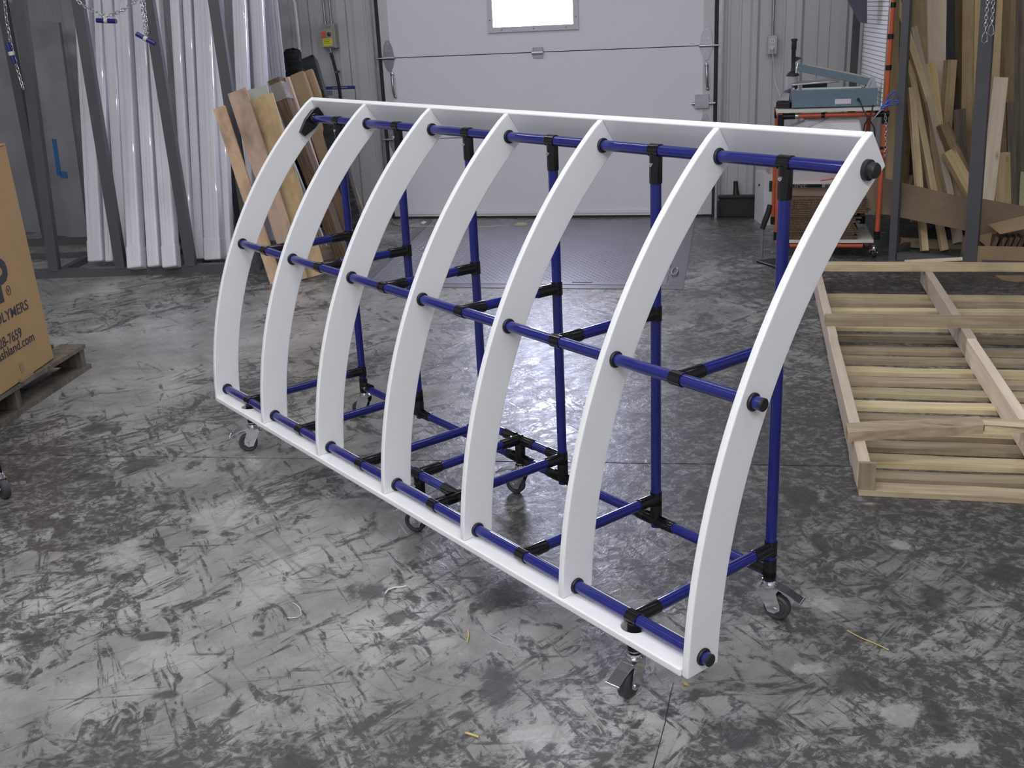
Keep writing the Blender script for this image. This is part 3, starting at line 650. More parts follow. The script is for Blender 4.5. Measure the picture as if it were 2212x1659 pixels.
link('print_line', MB().b2((-3.175, YB-.0972, 1.384), (-3.12, YB-.0966, 1.387)).b2((-3.175, YB-.0972, 1.372), (-3.13, YB-.0966, 1.3745)).b2((-3.175, YB-.0972, 1.360), (-3.12, YB-.0966, 1.3625)), INK, st)
o = link('conduit', MB().tube((-3.168, YB-.055, 1.515), (-3.168, YB-.055, 2.6), .009, 10).tube((-3.118, YB-.055, 1.515), (-3.118, YB-.055, 2.6), .009, 10).tube((-3.168, YB-.055, 1.498), (-3.168, YB-.055, 1.52), .014, 10).tube((-3.118, YB-.055, 1.498), (-3.118, YB-.055, 1.52), .014, 10), ZINC); tag(o, 'pair of thin steel conduits rising from the grey control box', 'conduit')
cb = link('control_cable', MB().sweep([(-3.145, YB-.055, 1.29), (-3.135, YB-.055, 1.24), (-3.118, YB-.05, 1.14), (-3.11, YB-.045, 1.05), (-3.105, YB-.045, .9), (-3.10, YB-.045, .4)], .0115, 10), BLKR); tag(cb, 'black cable hanging below the grey control box', 'cable')
link('cable_gland', MB().tube((-3.148, YB-.055, 1.325), (-3.145, YB-.055, 1.285), .009, 10), ZINC, cb); link('cable_clip', MB().lathe((-3.118, YB-.066, 1.145), (0, -1, 0), [(0, .010), (.006, .008)], 10).lathe((-3.098, YB-.03, 1.148), (0, -1, 0), [(0, .010), (.02, .008)], 10), CHROME, cb)
po = empty('safety_poster', 'white wall poster with a dark blue header, right of the cardboard', 'poster', Matrix.Translation((-3.12, YB-.03, .85)))
PAPER = simple('poster_paper', (.50, .50, .54), .6, var=.03); PB = simple('poster_blue', (.03, .04, .22), .5)
BX('sheet', -3.245, -2.985, .62, 1.035, .024, .026, PAPER, po)
BX('header', -3.245, -2.985, 1.015, 1.038, .0262, .0270, PB, po); BX('border', -2.99, -2.985, .62, 1.015, .0262, .0270, PB, po)
BX('print_box', -3.235, -3.175, .97, 1.008, .0262, .0268, simple('poster_print', (.20, .20, .34), .6), po)
link('print_line', MB().b2((-3.16, YB-.0268, .95), (-3.155, YB-.0262, 1.012)).b2((-3.15, YB-.0268, .985), (-3.01, YB-.0262, .988)).b2((-3.15, YB-.0268, .96), (-3.03, YB-.0262, .963)).b2((-3.23, YB-.0268, .93), (-3.01, YB-.0262, .934)).b2((-3.17, YB-.0278, 1.023), (-3.05, YB-.0271, 1.030)), simple('poster_text', (.35, .35, .42), .6), po)
# rope and bright scrap at the foot of the door
def fl_path(pts, z=.006): return [onz(u, v, z) for u, v in pts]
o = link('rope', MB().sweep(fl_path([(842, 440)], .12)+fl_path([(845, 470), (852, 484), (880, 490), (930, 489), (1010, 491), (1060, 490), (1100, 486)]), .005, 8).lathe(onz(1112, 486, .01), (1, .2, 0), [(0, .004), (.02, .018), (.05, .02), (.09, .012)], 8), simple('rope_fibre', (.42, .38, .28), .9)); tag(o, 'pale rope with a knotted end lying along the foot of the door', 'rope')
o = link('light_scrap', MB().prism([onz(909, 483, .001), onz(916, 485, .001), onz(922, 480, .001), onz(915, 478, .001)], (0, 0, .004)), simple('bright_scrap', (.9, .9, .92), .4)); tag(o, 'small bright scrap on the floor by the left door foot', 'scrap')

# ------------------------------------------------------------------ cardboard box on pallet at the left edge
pa = Vector((.101, -.995, 0)).normalized(); PM = Matrix((pa, Vector((.995, .101, 0)).normalized(), (0, 0, 1))).transposed().to_4x4(); PM.translation = Vector((-3.045, 4.28, 0))
pt = empty('wooden_pallet', 'dark weathered wooden pallet under the big cardboard box', 'pallet', PM)   # x towards the viewer, y to the right (out), so inwards is -y
def PL(n, a, b, mt=OLDW): return link(n, MB().b2(a, b), mt, pt, PM)
for k in range(7): PL('deck_board', (.02, -.125-k*.16, .108), (1.2, .0-k*.16, .126))
for k in range(3): PL('stringer', (.02+k*.56, -1.08, .022), (.06+k*.56, -.012, .1075))
for k in (0, 3, 6): PL('bottom_board', (0, -.12-k*.16, 0), (1.2, -.0-k*.16, .0215))
ba = Vector((.17, -.985, 0)).normalized(); bn = Vector((.985, .17, 0)).normalized()
BM = Matrix((ba, bn, (0, 0, 1))).transposed().to_4x4(); BM.translation = Vector((-3.049, 4.028, .13))
# lean the carton slightly inwards
BM = BM @ Matrix.Rotation(math.radians(1.6), 4, 'X')
cb_ = empty('cardboard_carton', 'big tan cardboard carton with black lettering cut by the left edge', 'box', BM)
def CB(n, a, b, mt=CARD, **k): return link(n, MB().b2(a, b), mt, cb_, BM, **k)
CARTON = simple('tan_carton', (.42, .265, .115), .8, var=.07, vs=3)
CB('carton_body', (0, -.9, 0), (1.05, 0, .955), CARTON, bevel=.004)
CB('flap', (.01, -.02, .9555), (.9, .004, .962), CARTON); CB('tape_tab', (.27, .0005, .03), (.30, .0015, .075), simple('brown_tape', (.30, .18, .06), .4))
CB('torn_edge', (.22, .0, -.002), (.33, .010, .012), CARD)
def BT(s, size, x, z, **k):   # text whose right end sits at distance x from the far corner
    Mx = BM @ Matrix.Translation((x, .0008, z)) @ Matrix(((-1, 0, 0, 0), (0, 0, 1, 0), (0, 1, 0, 0), (0, 0, 0, 1)))
    return text('lettering', s, size, Mx, INK, cb_, align='RIGHT', **k)
BT('P', .235, .225, .355, sx=1.0, off=.008); BT('POLYMERS', .060, .118, .268, sx=1.12, off=.0006)
BT('628-7659', .060, .222, .173, sx=.98, off=.0006); BT('ashland.com', .058, .128, .128, sx=1.12, off=.0006); BT('R', .022, .243, .374, sx=.9)
cc = BM @ Matrix.Translation((.249, .001, .382)); ring = [cc @ Vector((.016*math.cos(q*.3927), 0, .020*math.sin(q*.3927))) for q in range(16)]
link('registered_ring', MB().sweep(ring, .0014, 5, True), INK, cb_)
# caster of a neighbouring blue tube trolley at the very edge
tc_ = onz(12, 1076, 0)+Vector((.025, -.038, 0))
o = empty('tube_trolley', 'blue tube trolley with a grey wheel, cut by the left edge', 'trolley', Matrix.Translation(tc_))
link('tube', MB().tube(tc_+Vector((-.045, .05, .1)), tc_+Vector((-.045, .05, .9)), TR, 14), BLUE, o); link('joint', MB().tube(tc_+Vector((-.045, .05, .085)), tc_+Vector((-.045, .05, .19)), .017, 14), BLACK, o)
caster(o, Matrix.Translation(tc_+Vector((-.045, .05, 0))), math.radians(-30), False, .1, .036)
tq = [tc_+Vector((-.045, .05, 0)), tc_+Vector((-.645, .05, 0)), tc_+Vector((-.645, -.45, 0)), tc_+Vector((-.045-.15, -.45, 0))]
for i in range(4):
    p_, q_ = tq[i], tq[(i+1) % 4]
    for h_ in (.15, .82): link('tube', MB().tube(p_+Vector((0, 0, h_)), q_+Vector((0, 0, h_)), TR, 14), BLUE, o)
    link('joint', MB().tube(p_+Vector((0, 0, .78)), p_+Vector((0, 0, .90)), .017, 14), BLACK, o)
    if i:
        link('tube', MB().tube(p_+Vector((0, 0, .1)), p_+Vector((0, 0, .9)), TR, 14), BLUE, o); link('joint', MB().tube(p_+Vector((0, 0, .085)), p_+Vector((0, 0, .19)), .017, 14), BLACK, o)
        caster(o, Matrix.Translation(p_), 1.0+i, False, .1, .036)
link('shelf', MB().prism([p_+Vector((0, 0, .845)) for p_ in tq], (0, 0, .012)), SHELFM, o)
o['label'] = 'blue tube trolley with a grey wheel, cut by the left edge'
# ------------------------------------------------------------------ right: slatted skid on the floor
sk = empty('slatted_skid', 'long slatted wooden skid lying upside down on the floor at right', 'pallet', Matrix.Translation((.37, 3.27, 0)))
random.seed(11)
def slat(n, x0, x1, yc, wd, z0, z1, mt, jag=.004, parent=sk, dy=0):
    N = 7; m = MB(); vs = []
    for i in range(N+1):
        x = x0+(x1-x0)*i/N; a = yc-wd/2+random.uniform(-jag, jag)+dy*i/N; b = yc+wd/2+random.uniform(-jag, jag)+dy*i/N; zz = random.uniform(-jag, jag)*.4
        vs += [Vector((x, a, z0)), Vector((x, b, z0)), Vector((x, b, z1+zz)), Vector((x, a, z1+zz))]
    fs = [(0, 1, 2, 3), (4*N+3, 4*N+2, 4*N+1, 4*N)]
    for i in range(N):
        for k in range(4): fs.append((4*i+k, 4*i+4+k, 4*i+4+(k+1) % 4, 4*i+(k+1) % 4))
    # frame with z along the board so the grain follows
    M = Matrix(((0, 0, 1, x0), (1, 0, 0, yc), (0, 1, 0, z0), (0, 0, 0, 1)))
    Mi = M.inverted(); m.add([Mi @ v for v in vs], fs)
    return linkF(n, m, mt, parent, M)
for k, (y, mt) in enumerate(((3.275, PALG), (3.375, PALG), (3.51, PALW), (3.64, PALG), (3.765, PALW), (3.91, PALG), (4.045, PALW), (4.195, PALW), (4.335, PALG), (4.465, PALW), (4.62, PALG), (4.76, PALG), (4.95, PALG), (5.13, PALW), (5.27, PALG), (5.42, PALW), (5.56, PALG), (5.69, PALW))):
    slat('slat', .385+random.uniform(-.012, .008), 1.62, y, random.uniform(.066, .082) if k else .07, 0.0005, .019, mt)
for xc, mt in ((.395, PINEP), (.965, PINEP), (1.55, PINEP)):
    for a, b in ((3.262, 4.63), (4.634, 5.99)):
        A = Vector((xc, a, .0665)); B = Vector((xc+random.uniform(-.004, .004), b, .0665))
        plank('stringer', A, B, .038, .094, mt, parent=sk, side=(1, 0, 0), bevel=.003)
slat('cross_board', .37, 1.62, 4.82, .075, .114, .152, PALG, .005); slat('cross_board', .36, 1.62, 5.88, .07, .114, .150, PALW, .006)
slat('broken_board', .355, .80, 3.46, .085, .114, .146, PALG, .006, dy=.11); slat('broken_board', .805, 1.62, 3.575, .07, .114, .140, PALW, .016, dy=.04)
slat('splinter', .80, 1.25, 3.55, .012, .141, .150, PINEP, .003, dy=-.05)
link('end_block', MB().b2((.38, 3.245, .0195), (.43, 3.262, .112)), PALG, sk)
o = link('string', MB().sweep([onz(2012, 592, .12), onz(2018, 600, .10), onz(2016, 612, .06), onz(2020, 622, .03), onz(2016, 634, .01)], .0016, 5), simple('white_string', (.6, .6, .6), .8)); tag(o, 'thin white string hanging from the far board of the skid', 'string')
# ------------------------------------------------------------------ right: lumber rack
L0 = onz(1929, 560); L1 = onz(2096, 574)
lr = empty('lumber_rack', 'grey steel lumber rack full of offcut boards at the right wall', 'rack', Matrix.Translation(L0))
def spost(b, ut, vt, wd, dp):
    tp = ony(ut, vt, b.y); z = (tp-b).normalized(); L = 3.0/z.z
    F = frame(b, b+z*L, L1-L0); linkF('post', MB().box((0, 0, L/2), (wd, dp, L)), STEEL, lr, F)
spost(L0, 1960, 0, .042, .05); spost(L1, 2136, 0, .072, .05)
Yw = 6.9
dl = (L1-L0).normalized(); pl_ = Vector((-dl.y, dl.x, 0))
RR = Matrix((dl, pl_, (0, 0, 1))).transposed().to_4x4(); RR.translation = L0
link('base_rail', MB().b2((.025, -.02, 0), (.365, .03, .045)), STEEL, lr, RR); link('base_rail', MB().b2((.44, -.02, 0), (1.2, .03, .045)), STEEL, lr, RR); link('base_rail', MB().b2((-.02, 1.15, 0), (1.2, 1.2, .05)), STEEL, lr, RR)
link('side_rail', MB().b2((-.02, .03, 0), (.02, 1.15, .045)), STEEL, lr, RR); link('side_rail', MB().b2((.37, .03, 0), (.43, 1.15, .045)), STEEL, lr, RR)
link('back_rail', MB().b2((-.1, 1.2, 1.3), (1.3, 1.24, 1.4)), STEEL, lr, RR); link('back_post', MB().b2((-.1, 1.2, .0), (-.04, 1.24, 2.6)), STEEL, lr, RR)
def lum(ub, vb, ut, vt, Yb, Yt, wpx, th, mt, label, roll=0, cat='board', name='leaning_board'):
    if vt <= 0:   # carry on above the frame
        k = (ut-ub)/(vt-vb); ut, vt = ut-k*170, vt-170
    return lean(name, ub, vb, ut, vt, Yt, wpx, th, mt, label, cat, None, roll=roll, Yb=Yb)
random.seed(5)
lum(1924, 430, 1929, 0, 7.05, 7.25, 25, .03, TAN, 'tan upright board between orange post and first grey rack post')
lum(1946, 440, 1956, 0, 7.30, 7.50, 30, .03, BRN, 'dark brown upright board behind the first grey rack post')
lum(1992, 470, 1983, 0, 7.40, 7.62, 34, .03, TAN, 'tall tan board just right of the first grey rack post')
lum(2013, 470, 2020, 0, 7.45, 7.66, 45, .03, PINEP, 'widest pale board standing tall in the lumber rack, knot free')
lum(2053, 480, 2051, 0, 7.45, 7.68, 19, .04, simple('dark_gap_black', (.03, .03, .035), .7), 'black upright strip standing for the shaded gap amid the lumber rack', cat='board')  # shaded gap between the boards, put in as a black strip
lum(2066, 480, 2069, 0, 7.50, 7.70, 17, .03, BRN, 'olive brown upright board right of the black gap strip')
lum(2085, 490, 2091, 0, 7.38, 7.58, 23, .03, TAN, 'tan upright board left of the second grey rack post, dark flecked')
lum(2104, 490, 2112, 0, 7.40, 7.60, 14, .03, YEL, 'yellow edged upright board touching the second grey rack post')
lum(2132, 480, 2152, 0, 7.35, 7.55, 24, .03, TAN, 'tan board just right of the second grey rack post')
lum(2168, 490, 2177, 0, 7.45, 7.62, 29, .03, BRN, 'brown knotty upright board behind the short pale plank')
lum(2200, 500, 2206, 0, 7.45, 7.62, 36, .03, OLDW, 'weathered upright board at the right edge of the photo')
lum(2143, 490, 2150, 300, 7.30, 7.42, 60, .03, BRN, 'short wide brown board low behind the pale plank')
lum(2228, 500, 2222, 0, 7.5, 7.66, 30, .03, TAN, 'tan upright board at the far right behind the weathered one')
lum(2040, 430, 2007, 137, 7.12, 7.28, 27, .035, YEL, 'short yellow board with a brown knot and a square top')
lum(2030, 440, 2053, 130, 7.22, 7.36, 22, .045, TAN, 'short tan beam with a slanted top beside the yellow board', roll=.45)
lum(2078, 440, 2072, 236, 7.12, 7.22, 24, .03, OLDW, 'short grey board with a slanted top below the tall boards')
lum(2128, 455, 2161, 168, 6.78, 6.98, 30, .035, PINEP, 'short pale plank with a square top right of the second grey post')
lum(2187, 450, 2183, 220, 7.0, 7.12, 17, .03, OLDW, 'narrow grey weathered board with a dark split face')
lum(2118, 420, 2131, 226, 7.2, 7.3, 13, .03, PALG, 'short grey lath half hidden behind the second rack post')
lum(2166, 460, 2164, 330, 6.95, 7.05, 32, .03, TAN, 'short tan offcut low beside the short pale plank')
lum(2206, 470, 2211, 372, 6.95, 7.05, 14, .03, simple('green_tinted_wood', (.34, .36, .20), .7), 'faintly green offcut at the right edge of the photo')
random.seed(21)
for k, (ub, ut) in enumerate(((1936, 1940), (1966, 1972), (2000, 2004), (2030, 2036), (2060, 2068), (2090, 2100), (2122, 2134), (2152, 2164), (2184, 2196), (2214, 2226))):
    names = 'first second third fourth fifth sixth seventh eighth ninth tenth'.split()
    lum(ub, 470, ut, 0, 7.66, 7.80, 31, .03, (BRN, OLDW, TAN)[k % 3], names[k]+' board from the left in the rearmost row of the lumber rack', name='rear_board')
sticks = [((1997, 542), (1967, 190), 6.80, 7.12, 14, PINE, 'slim pine stick, leftmost of the four crossing sticks'),
 ((2040, 541), (1962, 130), 6.82, 7.22, 14, PINE, 'slim pine stick reaching the rack rail, second of the crossing sticks'),
 ((2062, 470), (1972, 60), 6.90, 7.28, 14, PINEP, 'slim pale stick, third of the crossing sticks'),
 ((2088, 470), (1935, 0), 7.0, 7.34, 14, PINE, 'longest slim stick slanting from the upper left of the rack'),
 ((1975, 480), (1990, 330), 7.0, 7.1, 14, PALG, 'short grey stick crossing behind the slim sticks, low left'),
 ((1942, 480), (1972, 380), 6.95, 7.05, 12, OLDW, 'dark short stick leaning right behind the brown sheet')]
for (ub, vb), (ut, vt), Yb, Yt, wp, mt, lab in sticks:
    o = lum(ub, vb, ut, vt, Yb, Yt, wp, .035, mt, lab, roll=.25, cat='stick', name='wood_stick')
lean('broken_stub', 2100, 420, 2036, 268, 7.02, 22, .05, BRN, 'dark brown broken stub lying slanted against the second rack post', 'offcut', Yb=6.92, roll=.3)
lean('broken_stub', 2104, 428, 2047, 327, 6.95, 26, .045, TAN, 'olive broken stub with a pale cut end below the dark stub', 'offcut', Yb=6.86, roll=.3)
lean('split_block', 2070, 525, 2064, 486, 6.95, 14, .05, PINEP, 'small split pale block behind the brown cardboard sheet', 'offcut', Yb=6.90, roll=.5)
lean('rail_board', 1945, 523, 2082, 531, 6.95, 18, .05, PALG, 'grey board lying across the foot of the lumber rack', 'board', Yb=6.95)
lean('floor_board', 1955, 566, 2080, 560, 6.46, 12, .02, PINEP, 'pale stick lying on the floor before the lumber rack', 'stick', Yb=6.56)
# brown cardboard sheet slanting across behind the posts
sh = empty('long_cardboard', 'long brown cardboard panel slanting across the foot of the lumber rack', 'cardboard', Matrix.Translation(ony(1925, 430, 6.72)))
tl, tr_, br, bl_ = ony(1868, 375, 6.74), ony(2113, 434, 6.70), ony(2104, 502, 6.62), ony(1858, 452, 6.68)
link('sheet', MB().prism([tl, tr_, br, bl_], (0, .008, 0)), SHEETC, sh)
link('sheet', MB().prism([ony(2100, 442, 6.64), ony(2235, 470, 6.62), ony(2240, 560, 6.56), ony(2096, 520, 6.56)], (0, .008, 0)), SHEETC, sh)
link('fold_strip', MB().prism([ony(2108, 427, 6.72), ony(2235, 450, 6.70), ony(2240, 475, 6.66), ony(2108, 446, 6.67)], (0, .006, 0)), SHEETC, sh)
# open carton with cardboard pads
oc = empty('open_carton', 'low open cardboard box packed with brown pads, right of the rack post', 'box', Matrix.Translation((1.5, 6.6, 0)))
A0, A1, A2, A3 = onz(2110, 577), onz(2087, 560), None, None
A1 = A0+(A1-A0).normalized()*.30; fr = Vector((.55, -.06, 0)); H = Vector((0, 0, .125))
def wallq(a, b, h=H, t_=.005, n='side', mt=CARD):
    nn = (b-a).cross(Vector((0, 0, 1))).normalized()*t_; return link(n, MB().prism([a, b, b+h, a+h], nn), mt, oc)
wallq(A0, A0+fr); wallq(A1, A0); wallq(A1+fr, A1); wallq(A0+fr, A1+fr); link('base', MB().prism([A0, A0+fr, A1+fr, A1], (0, 0, .004)), CARD, oc)
link('flap', MB().prism([ony(2106, 513, 6.56), ony(2136, 536, 6.50), ony(2154, 500, 6.58), ony(2122, 478, 6.66)], (0, .004, 0)), CARD, oc)
link('flap', MB().prism([ony(2136, 486, 6.52), ony(2160, 506, 6.44), ony(2225, 492, 6.42), ony(2225, 464, 6.5)], (0, .003, .003)), CARD, oc)
for k in range(13):
    c = A0.lerp(A1, .5)+Vector((.07+k*.035, 0, .008)); M = Matrix.Translation(c) @ Matrix.Rotation(math.radians(20+random.uniform(-3, 3)), 4, 'Y')
    link('pad', MB().box((0, 0, .085), (.022, .22, .165)), CARDD, oc, M)
o = link('carton_offcut', MB().prism([onz(2150, 597, .001), onz(2165, 606, .001), onz(2200, 611, .001), onz(2225, 608, .001), onz(2225, 597, .001)], (0, 0, .006)), CARD); tag(o, 'flat tan cardboard offcut on the floor beyond the skid', 'cardboard')
# chains with snap hooks on the second post
P = lambda u, v, Y=6.35: ony(u, v, Y)
def hookchain(pts, hp, label):
    c = chain('hook_chain', pts, label, .026, .004)
    a, b = P(*hp[0]), P(*hp[1]); d = b-a; q = [a, a+d*.3+Vector((-.011, 0, 0)), a+d*.8+Vector((-.016, 0, 0)), b, a+d*.8+Vector((.014, 0, 0)), a+d*.3+Vector((.009, 0, 0))]
    link('snap_hook', MB().sweep(q, .0026, 6, True), CHROME, c)
hookchain([P(2134, -40), P(2134, 0), P(2130, 40), P(2129, 66)], ((2129, 66), (2126, 94)), 'short hanging chain with the lower snap hook on second rack post')
hookchain([P(2146, -40), P(2146, 0), P(2144, 30), P(2142, 52)], ((2142, 50), (2140, 78)), 'short hanging chain with the higher snap hook on second rack post')
# ------------------------------------------------------------------ orange packing cart
X0, X1, Y0, Y1 = .175, .775, 6.62, 7.14
oc_ = empty('packing_cart', 'orange tube packing cart with white shelves and black joints', 'cart', Matrix.Translation((.475, 6.88, 0)))
def OT(a, b, r=.0145): return link('tube', MB().tube(a, b, r, 14), ORANGE, oc_)
def OJ(a, b, r=.0185): return link('joint', MB().tube(a, b, r, 14), BLACK, oc_)
ZTt = .885
for x, y, zt in ((X0+.02, Y0+.02, ZTt), (X0+.01, Y1, ZTt), (X1+.01, Y0+.03, 2.2), (X1-.03, Y1, ZTt)):
    OT((x, y, .13), (x, y, zt)); OJ((x, y, ZTt-.08), (x, y, ZTt-.012)); OJ((x, y, .12), (x, y, .17))
for z in (.66, 1.12, 1.29, 1.46, 1.62): OJ((X1+.01, Y0+.03, z-.014), (X1+.01, Y0+.03, z+.014), .0175)
OT((X0+.04, Y0+.02, .862), (X1, Y0+.03, .862)); OT((X0+.01, Y0+.05, .862), (X0+.01, Y1, .862)); OT((X0, Y1, .862), (X1, Y1, .862)); OT((X1, Y0+.05, .862), (X1-.03, Y1, .862))
OJ((X0+.03, Y0+.018, .862), (X0+.10, Y0+.018, .862)); OJ((X0+.25, Y0+.018, .862), (X0+.27, Y0+.018, .862), .017); OJ((X1-.05, Y0+.02, .862), (X1+.03, Y0+.03, .862)); link('sleeve', MB().tube((X0+.10, Y0+.019, .862), (X0+.118, Y0+.019, .862), .0165, 14), ZINC, oc_)
OT((X0+.1, Y0+.02, .085), (X1-.07, Y0+.02, .085)); OJ((X0+.05, Y0+.02, .085), (X0+.1, Y0+.02, .085)); OT((X0+.03, Y1, .085), (X1, Y1, .085)); OT((X0+.03, Y0+.06, .085), (X0+.03, Y1, .085)); OT((X1-.04, Y0+.06, .085), (X1-.04, Y1, .085))
link('shelf', MB().b2((X0-.005, Y0-.005, ZTt), (X1-.005, Y1+.01, ZTt+.016)), SHELFM, oc_); link('shelf', MB().b2((X0+.03, Y0+.0, .105), (X1-.01, Y1, .122)), SHELFM, oc_)
link('tie_tube', MB().tube((X1-.05, Y0-.01, .645), (X1+.03, Y0+.02, .645), .013, 12), ORANGE, oc_)
for x, y in ((X0+.05, Y0+.04), (X1, Y0+.06), (X0+.05, Y1-.03), (X1, Y1-.03)): caster(oc_, Matrix.Translation((x, y, 0)), 1.2, False, .075, .028)
SL = NT('slat_panel'); SL.b.inputs['Roughness'].default_value = .5; SL = SL.out(Base_Color=(.78, .78, .76))
sp = empty('slatwall_panel', 'white slatted panel on the orange post beside the heat sealer', 'panel', Matrix.Translation((.74, 6.9, .9)))
pA, pB = Vector((.765, 6.66, 0)), Vector((.715, 7.42, 0)); dd = (pB-pA); nn = Vector((-dd.y, dd.x, 0)).normalized()*-.012
link('backing', MB().prism([pA+Vector((0, 0, .9)), pB+Vector((0, 0, .9)), pB+Vector((0, 0, 2.2)), pA+Vector((0, 0, 2.2))], nn), simple('groove_grey', (.26, .26, .26), .6), sp)
z = .905
while z < 2.1:
    link('slat', MB().prism([pA+Vector((0, 0, z)), pB+Vector((0, 0, z)), pB+Vector((0, 0, z+.0205)), pA+Vector((0, 0, z+.0205))], nn*-.0+Vector((-.006, 0, 0))), SL, sp); z += .025
o = link('steel_upright', MB().b2((.64, 7.40, 0), (.685, 7.44, 2.6)), simple('dark_steel', (.05, .045, .05), .5)); tag(o, 'dark steel upright behind the white slatted panel', 'post')
o = link('shelf_bracket', MB().prism([ony(1838, -60, 6.9), ony(1834, 0, 6.9), ony(1858, 48, 6.9), ony(1873, 51, 6.9), ony(1873, -60, 6.9)], (0, .10, 0)), simple('navy_steel', (.045, .05, .08), .5)); tag(o, 'dark pointed steel bracket hanging above the white slatted panel', 'bracket')
# heat sealer
zt = ZTt+.016
hs = empty('heat_sealer', 'blue grey bench heat sealer with a raised arm on the cart', 'sealer', Matrix.Translation((.49, 6.72, zt)))
def HS(n, m, mt=SEALB, **k): return link(n, m, mt, hs, **k)
hb = HS('housing', MB().b2((.255, 6.66, zt+.006), (.735, 6.745, zt+.108)), bevel=.004)
HS('foot', MB().b2((.27, 6.67, zt), (.29, 6.73, zt+.006)).b2((.70, 6.67, zt), (.72, 6.73, zt+.006)), BLKR)
HS('label', MB().b2((.50, 6.6585, zt+.022), (.59, 6.66, zt+.05)), simple('lilac_label', (.60, .52, .60), .5))
HS('seal_strip', MB().b2((.31, 6.68, zt+.108), (.645, 6.70, zt+.116)), SHELFM)
piv = Vector((.71, 6.70, zt+.135)); tip = ony(1722, 145, 6.70)
M = frame(tip, piv, (0, 1, 0)); L = (piv-tip).length
linkF('arm', MB().box((0, 0, L/2), (.035, .042, L)), SEALB, hs, M, bevel=.003)
linkF('arm_jaw', MB().box((0, .024, L*.52), (.02, .008, L*.8)), simple('tan_jaw', (.42, .36, .30), .5), hs, M)
HS('hinge_bracket', MB().prism([(.665, 6.675, zt+.108), (.735, 6.675, zt+.108), (.715, 6.675, zt+.165), (.695, 6.675, zt+.165)], (0, .004, 0)).prism([(.665, 6.725, zt+.108), (.735, 6.725, zt+.108), (.715, 6.725, zt+.165), (.695, 6.725, zt+.165)], (0, .004, 0)).tube((.685, 6.672, zt+.112), (.70, 6.672, zt+.148), .0035, 8), ZINC)
HS('lever_lip', MB().tube(tip+Vector((-.004, -.0, -.035)), tip+Vector((.008, 0, .022)), .006, 8), CHROME)
HS('knob', MB().lathe((.262, 6.67, zt+.112), (0, 0, 1), [(0, .008), (.008, .007), (.01, .004)], 10).lathe((.285, 6.67, zt+.108), (0, 0, 1), [(0, .008), (.008, .007)], 10), CHROME)
cdm = MB().sweep([Vector((.63, 6.66, zt+.045)), Vector((.64, 6.64, zt+.035)), ony(1866, 240, 6.60), ony(1880, 262, 6.60), ony(1888, 275, 6.60), ony(1890, 290, 6.61), ony(1886, 320, 6.66)], .0038, 8).lathe((.63, 6.66, zt+.045), (0, -1, 0), [(0, .009), (.01, .007), (.018, .005)], 10)
HS('power_cord', cdm, BLKR)
o = link('loose_cord', MB().sweep([ony(1886, 226, 6.6), ony(1883, 242, 6.6), ony(1876, 256, 6.59), ony(1868, 268, 6.6), ony(1865, 285, 6.62), ony(1864, 310, 6.66)], .0038, 8), BLKR); tag(o, 'loose black cord crossing over the sealer cord at the cart side', 'cord')
# scale
sc_ = empty('bench_scale', 'grey bench scale with tilted display and steel pan behind the sealer', 'scale', Matrix.Translation((.28, 6.9, zt)))
dk = simple('dark_grey_plastic', (.05, .05, .055), .4); lg = simple('light_grey_plastic', (.42, .40, .44), .4)
link('base', MB().prism([(.165, 6.72, zt+.001), (.243, 6.68, zt+.001), (.30, 6.90, zt+.001), (.19, 6.92, zt+.001)], (0, 0, .035)), BLKR, sc_)
link('display', MB().prism([(.168, 6.725, zt+.037), (.243, 6.685, zt+.037), (.252, 6.72, zt+.095), (.25, 6.76, zt+.112), (.215, 6.76, zt+.10)], (.0, .02, .0)), dk, sc_)
link('display_face', MB().prism([(.176, 6.716, zt+.046), (.238, 6.682, zt+.046), (.244, 6.706, zt+.086), (.212, 6.735, zt+.09)], (-.002, -.003, .002)), simple('grey_face', (.25, .25, .28), .3), sc_)
link('column', MB().tube((.258, 6.88, zt+.02), (.258, 6.88, zt+.175), .036, 18), lg, sc_)
link('pan', MB().box((.39, 6.85, zt+.138), (.27, .20, .012), Matrix.Rotation(-.05, 3, 'Y')), ZINC, sc_, bevel=.003); link('pan_support', MB().b2((.32, 6.80, zt+.03), (.46, 6.90, zt+.128)), dk, sc_)
# stretch-wrap handle
kh = empty('film_handle', 'black flanged hand film dispenser standing on the grey scale', 'dispenser', Matrix.Translation((.262, 6.88, zt+.176)))
link('handle', MB().lathe((.262, 6.88, zt+.177), (0, 0, 1), [(0, .042), (.012, .034), (.028, .016), (.045, .013), (.15, .013), (.155, .016), (.20, .0155), (.202, .020), (.212, .020), (.214, .016)], 18), BLKR, kh)
link('trigger', MB().prism([(.272, 6.875, zt+.255), (.305, 6.875, zt+.275), (.318, 6.875, zt+.268), (.302, 6.875, zt+.282), (.272, 6.875, zt+.29)], (0, .01, 0)), BLKR, kh)
